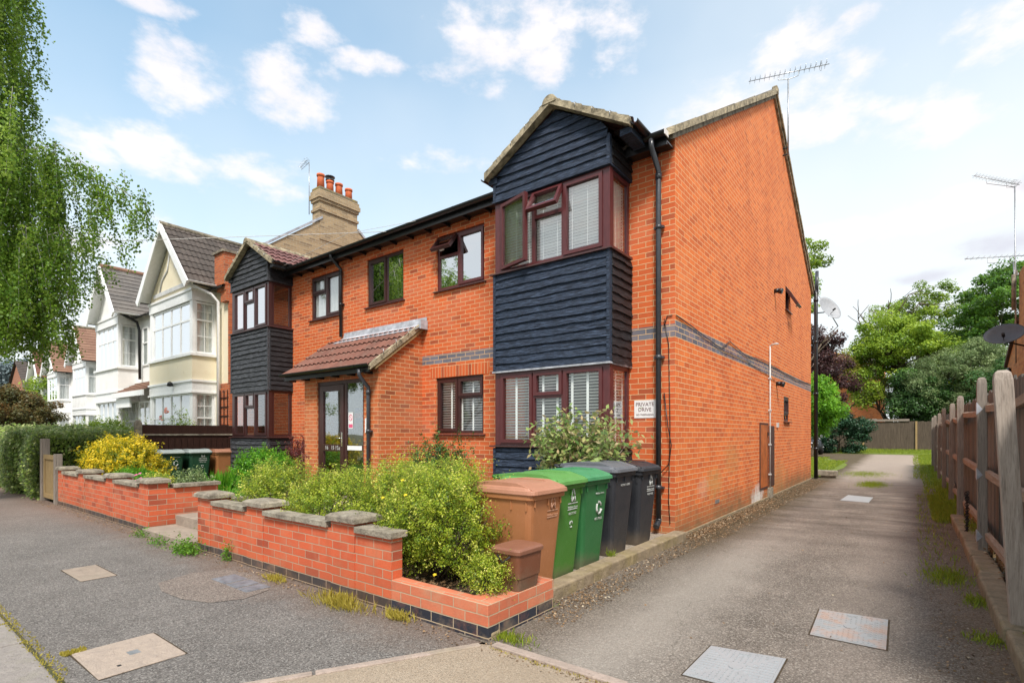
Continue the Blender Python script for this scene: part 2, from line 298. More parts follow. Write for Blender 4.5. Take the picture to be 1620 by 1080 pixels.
# ------------------------------------------------------------------ mesh helpers
COL = scene.collection
def tfY(Y0): return lambda u, w, z: (u, Y0 - w, z)          # a face that looks towards the street
def tfX(X0): return lambda u, w, z: (X0 + w, u, z)          # a face that looks towards the drive
def tfI(): return lambda x, y, z: (x, y, z)
def worldloc(o):
    v = Vector((0, 0, 0))
    while o: v += o.location; o = o.parent
    return v
class MB:
    def __init__(s, T=None): s.v = []; s.f = []; s.fu = []; s.sm = []; s.T = T or tfI()
    def add(s, vs, fs, uv=None, smooth=False):
        b = len(s.v); s.v += [s.T(*p) for p in vs]
        for f in fs: s.f.append([b + i for i in f]); s.fu.append([uv[i] for i in f] if uv else None); s.sm.append(smooth)
        return s
    def box(s, x0, x1, y0, y1, z0, z1):
        vs = [(x, y, z) for x in (x0, x1) for y in (y0, y1) for z in (z0, z1)]
        return s.add(vs, [(0, 1, 3, 2), (4, 6, 7, 5), (0, 4, 5, 1), (2, 3, 7, 6), (0, 2, 6, 4), (1, 5, 7, 3)])
    def quad(s, a, b, c, d, uv=None): return s.add([a, b, c, d], [(0, 1, 2, 3)], uv)
    def prism(s, poly, a0, a1, ax=1):
        n = len(poly)
        def p(q, a): return (a, q[0], q[1]) if ax == 0 else ((q[0], a, q[1]) if ax == 1 else (q[0], q[1], a))
        vs = [p(q, a0) for q in poly] + [p(q, a1) for q in poly]
        return s.add(vs, [list(range(n)), list(range(n, 2 * n))] + [(i, (i + 1) % n, n + (i + 1) % n, n + i) for i in range(n)])
    def tube(s, pts, r, n=8, r2=None, caps=True):
        pts = [Vector(p) for p in pts]; m = len(pts); vs = []
        rs = r if isinstance(r, (list, tuple)) else [r + ((r2 if r2 is not None else r) - r) * i / max(1, m - 1) for i in range(m)]
        up = None
        for i, p in enumerate(pts):
            d = (pts[min(i + 1, m - 1)] - pts[max(i - 1, 0)]).normalized()
            if up is None: up = d.orthogonal().normalized()
            up = (up - d * up.dot(d)); up = up.normalized() if up.length > 1e-5 else d.orthogonal().normalized()
            q = d.cross(up)
            for k in range(n):
                a = 2 * math.pi * k / n; vs.append(tuple(p + (up * math.cos(a) + q * math.sin(a)) * rs[i]))
        fs = [(i * n + k, i * n + (k + 1) % n, (i + 1) * n + (k + 1) % n, (i + 1) * n + k) for i in range(m - 1) for k in range(n)]
        s.add(vs, fs, smooth=True)
        if caps: s.add(vs[:n], [list(range(n))]); s.add(vs[-n:], [list(range(n))])
        return s
    def loft(s, secs, smooth=False, caps=True):
        n = len(secs[0]); vs = [p for sec in secs for p in sec]
        s.add(vs, [(i * n + k, i * n + (k + 1) % n, (i + 1) * n + (k + 1) % n, (i + 1) * n + k) for i in range(len(secs) - 1) for k in range(n)], smooth=smooth)
        if caps: s.add(secs[0], [list(range(n))]); s.add(secs[-1], [list(range(n))])
        return s
    def lathe(s, c, prof, n=16, cap=True):
        return s.loft([[(c[0] + r * math.cos(2 * math.pi * k / n), c[1] + r * math.sin(2 * math.pi * k / n), c[2] + z) for k in range(n)] for r, z in prof], True, cap)
    def build(s, name, mat, parent=None, recalc=True, bevel=0, merge=True):
        me = bpy.data.meshes.new(name); off = worldloc(parent) if parent else Vector((0, 0, 0))
        me.from_pydata([tuple(Vector(p)) for p in s.v], [], s.f); me.update()
        me.polygons.foreach_set('use_smooth', s.sm)
        if recalc:
            bm = bmesh.new(); bm.from_mesh(me)
            uvl = bm.loops.layers.uv.new('UVMap')
            bm.faces.ensure_lookup_table()
            for f, u in zip(bm.faces, s.fu):
                n = f.normal; ax = max(range(3), key=lambda k: abs(n[k]) + (.02 if k == 2 else 0))
                for i, l in enumerate(f.loops):
                    c = l.vert.co
                    l[uvl].uv = u[i] if u else ((c.y, c.z) if ax == 0 else ((c.x, c.z) if ax == 1 else (c.x, c.y)))
            if merge: bmesh.ops.remove_doubles(bm, verts=bm.verts, dist=1e-5)
            bmesh.ops.recalc_face_normals(bm, faces=bm.faces)
            bm.to_mesh(me); bm.free()
        me.transform(Matrix.Translation(-off))
        me.materials.append(M[mat] if isinstance(mat, str) else mat)
        o = bpy.data.objects.new(name, me); COL.objects.link(o)
        if parent: o.parent = parent
        if bevel:
            b = o.modifiers.new('bevel', 'BEVEL'); b.width = bevel; b.segments = 2; b.limit_method = 'ANGLE'; b.angle_limit = R(40)
        return o
def tag(o, label=None, cat=None, group=None, kind=None):
    if label: o['label'] = label
    if cat: o['category'] = cat
    if group: o['group'] = group
    if kind: o['kind'] = kind
    return o
def thing(name, label, cat, loc=(0, 0, 0), group=None):
    o = bpy.data.objects.new(name, None); o.empty_display_size = .2; COL.objects.link(o); o.location = loc
    return tag(o, label, cat, group)
def struct(name, mb, mat, **k): return tag(mb.build(name, mat, **k), kind='structure')
def copy_tree(o, parent=None):
    c = o.copy(); COL.objects.link(c); c.parent = parent
    for ch in [x for x in bpy.data.objects if x.parent is o]: copy_tree(ch, c)
    return c
def rrect(cx, cy, w, d, r, z, n=3):
    pts = []
    for sx, sy, a0 in ((1, 1, 0), (-1, 1, 90), (-1, -1, 180), (1, -1, 270)):
        for i in range(n + 1):
            a = R(a0 + 90 * i / n); pts.append((cx + sx * (w / 2 - r) + r * math.cos(a), cy + sy * (d / 2 - r) + r * math.sin(a), z))
    return pts
def text(parent, s, size, mat, org, ux, uy, align='CENTER', ext=.0008, name='lettering'):
    cu = bpy.data.curves.new('t', 'FONT'); cu.body = s; cu.size = size; cu.align_x = align; cu.extrude = ext; cu.resolution_u = 2
    t = bpy.data.objects.new('t', cu); COL.objects.link(t)
    me = bpy.data.meshes.new_from_object(t.evaluated_get(bpy.context.evaluated_depsgraph_get())); bpy.data.objects.remove(t)
    ux, uy = Vector(ux), Vector(uy); uz = ux.cross(uy); m = Matrix((ux, uy, uz)).transposed().to_4x4(); m.translation = Vector(org) - worldloc(parent)
    me.transform(m); me.materials.clear(); me.materials.append(M[mat]); o = bpy.data.objects.new(name, me); COL.objects.link(o); o.parent = parent; return o
def wall_holes(mb, u0, u1, z0, z1, holes, dep=.10):
    us = sorted({u0, u1, *[h[0] for h in holes], *[h[1] for h in holes]}); zs = sorted({z0, z1, *[h[2] for h in holes], *[h[3] for h in holes]})
    for a, b in zip(us, us[1:]):
        for c, d in zip(zs, zs[1:]):
            if any(h[0] <= a and b <= h[1] and h[2] <= c and d <= h[3] for h in holes): continue
            mb.add([(a, 0, c), (b, 0, c), (b, 0, d), (a, 0, d)], [(0, 1, 2, 3)])
    for a, b, c, d in holes:
        for p, q in (((a, c), (b, c)), ((b, c), (b, d)), ((b, d), (a, d)), ((a, d), (a, c))):
            mb.add([(p[0], 0, p[1]), (q[0], 0, q[1]), (q[0], -dep, q[1]), (p[0], -dep, p[1])], [(0, 1, 2, 3)])
def tile_roof(name, mat, parent, o, ud, vd, ul, vl, roll=.15, amp=.035, gauge=.33, step=.028, thick=.03, clip=None, ru=6):
    """rows of rolled tiles; o = eaves corner, ud along the eaves, vd up the slope"""
    o, ud, vd = Vector(o), Vector(ud).normalized(), Vector(vd).normalized(); nn = ud.cross(vd); nn = nn if nn.z > 0 else -nn
    nu = max(2, int(round(ul / roll)) * ru) if amp else max(2, int(ul / .25)); nc = max(1, math.ceil(vl / gauge))
    U = np.linspace(0, ul, nu + 1); prof = amp * (np.abs(np.cos(np.pi * U / roll)) ** 1.3 if amp else 0 * U)
    vs, uv, fs = [], [], []
    for k in range(nc):
        v0, v1 = k * gauge, min((k + 1) * gauge + .0, vl)
        jit = rng.normal(0, .0015, 1)[0]
        for vv, h in ((v0, -.004), (v0, thick + jit), (v1, max(0, thick - step))):
            for i, u in enumerate(U):
                p = o + ud * u + vd * (vv) + nn * (h + prof[i]); vs.append(tuple(p)); uv.append((u, vv + (.001 if h > .01 else 0)))
    n1 = nu + 1
    for k in range(nc):
        b = k * 3 * n1
        for j in (0, 1):
            for i in range(nu): 
                if clip and not clip(U[i], (k + .5) * gauge): continue
                fs.append((b + j * n1 + i, b + j * n1 + i + 1, b + (j + 1) * n1 + i + 1, b + (j + 1) * n1 + i))
    mb = MB(); mb.v = vs; mb.f = [list(f) for f in fs]; mb.fu = [[uv[i] for i in f] for f in fs]; mb.sm = [False] * len(fs)
    return mb.build(name, mat, parent, merge=False)
def clad(mb, u0, u1, z0, z1, board=.15, lim=None):
    """feather-edged boards lapped over one another; mb.T maps (along, out, up)"""
    z = z0
    while z < z1 - .01:
        t = min(z + board, z1); a, b, a2, b2 = u0, u1, u0, u1
        if lim: a, b = lim(z); a2, b2 = lim(t)
        if b - a < .03: break
        w0 = .030 + random.uniform(-.004, .008); w1 = .008; n = 7; j = [random.uniform(-.011, .009) for _ in range(n + 1)]
        for i in range(n):
            f, g = i / n, (i + 1) / n; A0, A1, B0, B1 = a + (b - a) * f, a + (b - a) * g, a2 + (b2 - a2) * f, a2 + (b2 - a2) * g
            vs = [(A0, 0, z - .012 + j[i]), (A1, 0, z - .012 + j[i + 1]), (A1, w0, z - .012 + j[i + 1]), (A0, w0, z - .012 + j[i]), (B0, 0, t), (B1, 0, t), (B1, w1, t), (B0, w1, t)]
            mb.add(vs, [(0, 1, 2, 3), (3, 2, 6, 7)] + ([(0, 3, 7, 4)] if i == 0 else []) + ([(1, 2, 6, 5)] if i == n - 1 else []))
        z = t
def sash(T, a0, a1, b0, b1, w, fr=.05, proud=.018, dep=.05):
    mb = MB(T)
    mb.box(a0, a0 + fr, w - dep, w + proud, b0, b1); mb.box(a1 - fr, a1, w - dep, w + proud, b0, b1)
    mb.box(a0 + fr, a1 - fr, w - dep, w + proud, b0, b0 + fr); mb.box(a0 + fr, a1 - fr, w - dep, w + proud, b1 - fr, b1)
    return mb
def window(T, name, parent, sub, u0, u1, z0, z1, lights, mat='frame', glass='glass', wf=-.035, edge=.055, blind=None, sill=.05, sillm='sillm', pitch=.04, bars=None, sashw=.05, tapes=True, bdep=.075):
    """lights: (a0,a1,b0,b1,kind) as fractions of the clear frame; sub: parent for panes when the frame is itself a sub-part"""
    fr = MB(T); W, H = u1 - u0, z1 - z0; dep = .06
    fr.box(u0, u0 + edge, wf - dep, wf, z0, z1); fr.box(u1 - edge, u1, wf - dep, wf, z0, z1); fr.box(u0 + edge, u1 - edge, wf - dep, wf, z0, z0 + edge); fr.box(u0 + edge, u1 - edge, wf - dep, wf, z1 - edge, z1)
    ia, ib, ja, jb = u0 + edge, u1 - edge, z0 + edge, z1 - edge
    A = lambda f: ia + (ib - ia) * f
    B = lambda f: ja + (jb - ja) * f
    m2 = .025; holes = []
    for a0, a1, b0, b1, kind in lights:
        x0, x1, y0, y1 = A(a0) + (m2 if a0 > 0 else 0), A(a1) - (m2 if a1 < 1 else 0), B(b0) + (m2 if b0 > 0 else 0), B(b1) - (m2 if b1 < 1 else 0)
        if a1 < 1: fr.box(A(a1) - m2, A(a1) + m2, wf - dep, wf - .001, B(b0), B(b1))
        if b1 < 1: fr.box(x0, x1, wf - dep, wf - .002, B(b1) - m2, B(b1) + m2)
        if kind == 'c':
            s = sash(T, x0 - .012, x1 + .012, y0 - .012, y1 + .012, wf, sashw); b = len(fr.v); fr.v += s.v; fr.f += [[b + i for i in f] for f in s.f]; fr.fu += s.fu; fr.sm += s.sm
            holes.append((x0 + sashw - .012, x1 - sashw + .012, y0 + sashw - .012, y1 - sashw + .012))
        elif kind in 'fo': holes.append((x0, x1, y0, y1) if kind == 'f' else None)
    F = fr.build(name, mat, parent); P = sub or F
    for h in holes:
        if h is None: continue
        p = MB(T).quad((h[0] - .004, wf - .022, h[2] - .004), (h[1] + .004, wf - .022, h[2] - .004), (h[1] + .004, wf - .022, h[3] + .004), (h[0] - .004, wf - .022, h[3] + .004)).build('pane', glass, P)
        if bars:
            g = MB(T); nx, ny = bars
            for i in range(1, nx): x = h[0] + (h[1] - h[0]) * i / nx; g.box(x - .008, x + .008, wf - .03, wf - .012, h[2], h[3])
            for i in range(1, ny): y = h[2] + (h[3] - h[2]) * i / ny; g.box(h[0], h[1], wf - .031, wf - .013, y - .008, y + .008)
            g.build('glazing_bar', mat, P)
    if blind == 'shutter' or blind == 'venetian':
        g = MB(T); z = z0 + edge; k = pitch; w = wf - bdep
        while z < z1 - edge:
            j = random.uniform(-.0015, .0015); tt = .52 if blind == 'shutter' else .70
            g.add([(ia, w - .008, z + j), (ib, w - .008, z + j), (ib, w + .008, z + k * tt), (ia, w + .008, z + k * tt)], [(0, 1, 2, 3)]); z += k
        if tapes:
            n = max(2, round((ib - ia) / .26))
            for i in range(n + 1): x = ia + (ib - ia) * (i + .5 * 0) / n; ww = .018 if blind == 'shutter' else .003; g.box(x - ww, x + ww, w + .010, w + .016, ja, jb)
        g.build('blind', 'blind', P, merge=False)
    elif blind == 'curtain':
        g = MB(T); n = int((ib - ia) / .025); pts = [(ia + (ib - ia) * i / n, wf - bdep + .018 * math.sin(i * 1.3) + .01 * math.sin(i * .37)) for i in range(n + 1)]
        for p, q in zip(pts, pts[1:]): g.add([(p[0], p[1], ja), (q[0], q[1], ja), (q[0], q[1], jb), (p[0], p[1], jb)], [(0, 1, 2, 3)], smooth=True)
        g.build('curtain', 'curtain', P)
    if sill:
        MB(T).prism([(0.0, 0)], 0, 1) if 0 else None
        sb = MB(T); sb.add([(u0 - .05, -.08, z0 - .03), (u1 + .05, -.08, z0 - .03), (u1 + .05, sill, z0 - .03), (u0 - .05, sill, z0 - .03), (u0 - .05, -.08, z0 + .004), (u1 + .05, -.08, z0 + .004), (u1 + .05, sill, z0 - .012), (u0 - .05, sill, z0 - .012)],
            [(0, 1, 2, 3), (4, 5, 6, 7), (0, 1, 5, 4), (1, 2, 6, 5), (2, 3, 7, 6), (3, 0, 4, 7)]); sb.build('window_sill', sillm, P)
    return F
def downpipe(parent, x, y, z0, z1, ytop, mat='grey_pipe', r=.034, name='downpipe', out=None, shoe=True):
    """pipe at (x,y) from z0 to z1, swan-necked up to a gutter at ytop"""
    dx, dy = out or (0, 0)
    pts = [(x + (ytop if out == (1, 0) else 0), ytop if out is None else y, z1 + .30), (x + (ytop if out == (1, 0) else 0), ytop if out is None else y, z1 + .20), (x, y, z1), (x, y, z1 - .05), (x, y, z0)]
    mb = MB().tube(pts, r, 12)
    if shoe: mb.tube([(x, y, z0 + .04), (x, y, z0), (x + dx * .06, y - (.09 if out is None else 0), z0 - .06)], r * 1.12, 12)
    mb.tube([(x, y, z1 - .05), (x, y, z1 - .13)], r * 1.22, 12)
    z = z1 - .8
    while z > z0 + .3: mb.tube([(x, y, z), (x, y, z + .06)], r * 1.2, 12); mb.box(x - r * 1.9, x + r * 1.9, y + .0, y + .05, z + .015, z + .045); z -= 1.75
    return mb.build(name, mat, parent)
def gutter(parent, p, q, r=.055, mat='black', name='gutter', outv=(0, -1)):
    """half-round gutter from p to q"""
    p, q = Vector(p), Vector(q); d = (q - p).normalized(); o = Vector((outv[0], outv[1], 0)); n = 10; mb = MB(); secs = []
    for base in (p, q):
        sec = []
        for k in range(n + 1): a = math.pi * k / n; sec.append(tuple(base + o * (math.cos(a) * r) + Vector((0, 0, -math.sin(a) * r))))
        for k in range(n, -1, -1): a = math.pi * k / n; sec.append(tuple(base + o * (math.cos(a) * (r - .006)) + Vector((0, 0, -math.sin(a) * (r - .006)))))
        secs.append(sec)
    mb.loft(secs)
    L = (q - p).length; t = .5
    while t < L:
        c = p + d * t; mb.loft([[tuple(c + d * s + o * (math.cos(math.pi * k / n) * (r + .004)) + Vector((0, 0, -math.sin(math.pi * k / n) * (r + .004)))) for k in range(n + 1)] + [tuple(c + d * s)] for s in (-.015, .015)]); t += 1.0
    return mb.build(name, mat, parent)
# ------------------------------------------------------------------ foliage helpers
def leafmat(name, cols, trans=.35, rough=.45):
    t = NT(name); a = t.n('Attribute'); a.attribute_name = 'var'; r = t.n('ValToRGB'); t.L.new(a.outputs['Fac'], r.inputs[0])
    cr = r.color_ramp
    while len(cr.elements) < len(cols): cr.elements.new(.5)
    for i, c in enumerate(cols): cr.elements[i].position = i / (len(cols) - 1); cr.elements[i].color = (*c, 1)
    t.L.new(r.outputs[0], t.b.inputs['Base Color']); t.b.inputs['Roughness'].default_value = rough; t.b.inputs['Specular IOR Level'].default_value = .35
    tl = t.n('BsdfTranslucent'); t.L.new(t.mix(.5, r.outputs[0], tuple(min(1, c * 1.5) for c in cols[-1])), tl.inputs[0]); mx = t.n('MixShader'); mx.inputs[0].default_value = trans
    t.L.new(t.b.outputs[0], mx.inputs[1]); t.L.new(tl.outputs[0], mx.inputs[2]); t.L.new(mx.outputs[0], t.out.inputs[0]); M[name] = t.m; return name
def leaves(name, mat, parent, P, size, var, nrm=None, aspect=.55, D=None, fold=.25):
    """one kite-shaped leaf per point"""
    n = len(P); size = np.broadcast_to(size, n).reshape(-1, 1)
    if nrm is None: nrm = rng.normal(size=(n, 3)); nrm[:, 2] = np.abs(nrm[:, 2]) + .3
    nrm = nrm / np.linalg.norm(nrm, axis=1, keepdims=True)
    if D is None: D = rng.normal(size=(n, 3))
    D = D - nrm * (D * nrm).sum(1, keepdims=True); D /= np.linalg.norm(D, axis=1, keepdims=True) + 1e-9
    S = np.cross(nrm, D); base = P; mid = P + D * size * .5; tip = P + D * size
    V = np.stack([base, mid + S * size * aspect / 2 + nrm * size * fold * .3, tip, mid - S * size * aspect / 2 + nrm * size * fold * .3], 1).reshape(-1, 3)
    off = np.array(worldloc(parent)) if parent else np.zeros(3); V = (V - off).astype(np.float32)
    me = bpy.data.meshes.new(name); me.vertices.add(4 * n); me.vertices.foreach_set('co', V.ravel()); me.loops.add(4 * n); me.loops.foreach_set('vertex_index', np.arange(4 * n, dtype=np.int32))
    me.polygons.add(n); me.polygons.foreach_set('loop_start', np.arange(0, 4 * n, 4, dtype=np.int32)); me.polygons.foreach_set('loop_total', np.full(n, 4, dtype=np.int32)); me.update(calc_edges=True)
    at = me.attributes.new('var', 'FLOAT', 'FACE'); at.data.foreach_set('value', np.clip(var, 0, 1).astype(np.float32))
    me.materials.append(M[mat]); o = bpy.data.objects.new(name, me); COL.objects.link(o)
    if parent: o.parent = parent
    return o
def unit(n, up=.0):
    d = rng.normal(size=(n, 3)); d[:, 2] += up; return d / np.linalg.norm(d, axis=1, keepdims=True)
def lumps(d, k=5, amp=.18, ph=0):
    f = np.zeros(len(d)); r = np.random.default_rng(int(ph * 100) + 3)
    for i in range(k): w = r.normal(size=3) * (2 + i); f += np.sin(d @ w + r.uniform(0, 6)) / (1 + .4 * i)
    return 1 + amp * f / 1.6
def shrub(name, label, cat, c, rad, mat, n_sh=700, m=40, L=(.12, .3), leaf=.022, up=.6, group=None, part='foliage', spread=.018, ph=0, lo=.45, stem=True, zmin=None, aspect=.55, tipvar=.35, stems=14, stem_mat='bark', lumpy=.18, obj_=None):
    root = obj_ or thing(name, label, cat, (c[0], c[1], c[2]), group); rad = np.array(rad); C = np.array(c) + np.array([0, 0, rad[2] * .95])
    d = unit(n_sh, .25); f = lumps(d, amp=lumpy, ph=ph); r = rng.uniform(lo, .88, n_sh) * f
    B = C + d * rad * r[:, None]; dirs = d * .8 + rng.normal(0, .35, (n_sh, 3)) + np.array([0, 0, up]); dirs /= np.linalg.norm(dirs, axis=1, keepdims=True)
    Ls = rng.uniform(L[0], L[1], n_sh); t = rng.uniform(0, 1, (n_sh, m)); cur = rng.normal(0, .25, (n_sh, 1, 3))
    P = B[:, None] + dirs[:, None] * (t * Ls[:, None])[..., None] + cur * (t ** 2 * Ls[:, None])[..., None] + rng.normal(0, spread, (n_sh, m, 3))
    sv = rng.normal(0, .16, n_sh)
    var = .38 + sv[:, None] + tipvar * (t - .4) + rng.normal(0, .13, (n_sh, m)); P = P.reshape(-1, 3); var = var.ravel(); ok = P[:, 2] > (zmin if zmin is not None else c[2] + .02); P, var = P[ok], var[ok]
    nn = np.repeat(d, m, 0)[ok] * .7 + rng.normal(0, .6, (len(P), 3)) + np.array([0, 0, .5]); DD = np.repeat(dirs, m, 0)[ok] + rng.normal(0, .7, (len(P), 3))
    leaves(part, mat, root, P, rng.uniform(.65, 1.15, len(P)) * leaf, var, nn, aspect, DD)
    if stem:
        mb = MB()
        for i in range(stems):
            a = rng.uniform(0, 6.28); k = rng.uniform(.2, .75); tip = Vector((c[0] + math.cos(a) * rad[0] * k, c[1] + math.sin(a) * rad[1] * k, c[2] + rad[2] * rng.uniform(.9, 1.5)))
            b = Vector((c[0] + rng.normal(0, .05 * rad[0] / .6), c[1] + rng.normal(0, .05), c[2] - .02)); mid = b.lerp(tip, .5) + Vector(rng.normal(0, .05, 3))
            mb.tube([b, mid, tip], .009 * max(1, rad[2] / .5), 5, .003)
        mb.build('stem', stem_mat, root)
    return root
def limbs(base, h, r, n, spread, seed=1, levels=3, mb=None, up=.45):
    """trunk and forking limbs; returns mesh builder and tip points"""
    rr = random.Random(seed); mb = mb or MB(); tips = []
    def grow(p, d, L, rad, lev):
        pts = [p]; q = p; dd = d.copy()
        for i in range(4): dd = (dd + Vector((rr.gauss(0, .13), rr.gauss(0, .13), rr.gauss(.03, .08)))).normalized(); q = q + dd * (L / 4); pts.append(q)
        mb.tube(pts, rad, 8 if lev < 2 else 5, rad * .55)
        if lev >= levels: tips.append(q); return
        for k in range(n):
            a = rr.uniform(0, 6.28); e = Vector((math.cos(a), math.sin(a), 0)) * spread + dd * .7 + Vector((0, 0, up)) ; s = pts[rr.choice([2, 3, 4])] if k else q
            grow(s, e.normalized(), L * rr.uniform(.55, .8), rad * .5, lev + 1)
        tips.append(pts[3])
    grow(Vector(base), Vector((0, 0, 1)), h, r, 0); return mb, tips
def tree(name, label, base, H, crown, mat, n_cl=90, per=260, leaf=.16, clr=.9, seed=1, group=None, bark='bark', thin=1., lo=.55, varo=.0, trunk_h=None, droop=0, aspect=.6):
    """crown = (cx,cy,cz,rx,ry,rz); leaf clumps spread through its volume, limbs inside"""
    root = thing(name, label, 'tree', base, group); cx, cy, cz, rx, ry, rz = crown
    mb, tips = limbs(base, trunk_h or (cz - base[2]) * .40, max(.09, H * .022), 3, .75, seed, 3); mb.build('trunk', bark, root)
    d = unit(n_cl, .15); f = lumps(d, 6, .22, seed); r = rng.uniform(lo ** 3, 1, n_cl) ** (1 / 3) * f
    CC = np.array([cx, cy, cz]) + d * np.array([rx, ry, rz]) * r[:, None]; cs = rng.uniform(.55, 1.15, n_cl) * clr
    bb = MB()
    for i in range(0, n_cl, 2):
        t = min(tips, key=lambda q: (q - Vector(CC[i])).length); bb.tube([t, t.lerp(Vector(CC[i]), .5) + Vector((0, 0, .12)), Vector(CC[i])], .02 * H / 8, 4, .008)
    bb.build('branch', bark, root)
    q = rng.normal(size=(n_cl, per, 3)); q /= np.linalg.norm(q, axis=2, keepdims=True); q *= rng.uniform(.3, 1, (n_cl, per, 1)) ** .5
    off = q * cs[:, None, None] * np.array([1, 1, .62]); P = (CC[:, None] + off)
    if droop: P[..., 2] -= droop * rng.uniform(0, 1, (n_cl, per)) ** 2
    P = P.reshape(-1, 3); nn = (off.reshape(-1, 3) / clr + rng.normal(0, .5, (len(P), 3)) + np.array([0, 0, .6]))
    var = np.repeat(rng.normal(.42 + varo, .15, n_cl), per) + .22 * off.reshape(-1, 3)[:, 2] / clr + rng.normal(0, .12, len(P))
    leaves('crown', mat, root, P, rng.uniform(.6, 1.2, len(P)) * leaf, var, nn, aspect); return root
def tuft(name, label, c, n=90, h=.1, sp=.12, mat='grassm', group=None, root=None, width=.006, lean=.5, cat='weed', stuff=False, part='blades'):
    n = int(n * 1.8); h *= .8; width *= .6; C = np.array(c); P = C + np.concatenate([rng.normal(0, sp, (n, 2)), np.zeros((n, 1))], 1) if len(np.shape(sp)) == 0 else C + np.concatenate([rng.normal(0, 1, (n, 2)) * np.array(sp), np.zeros((n, 1))], 1)
    D = rng.normal(0, lean, (n, 3)); D[:, 2] = 1; nn = rng.normal(size=(n, 3)); nn[:, 2] *= .2
    o = leaves(name, mat, None, P, rng.uniform(.5, 1.2, n) * h, rng.normal(.5, .22, n), nn, width / h * 2, D, .1)
    return tag(o, label, cat, group)
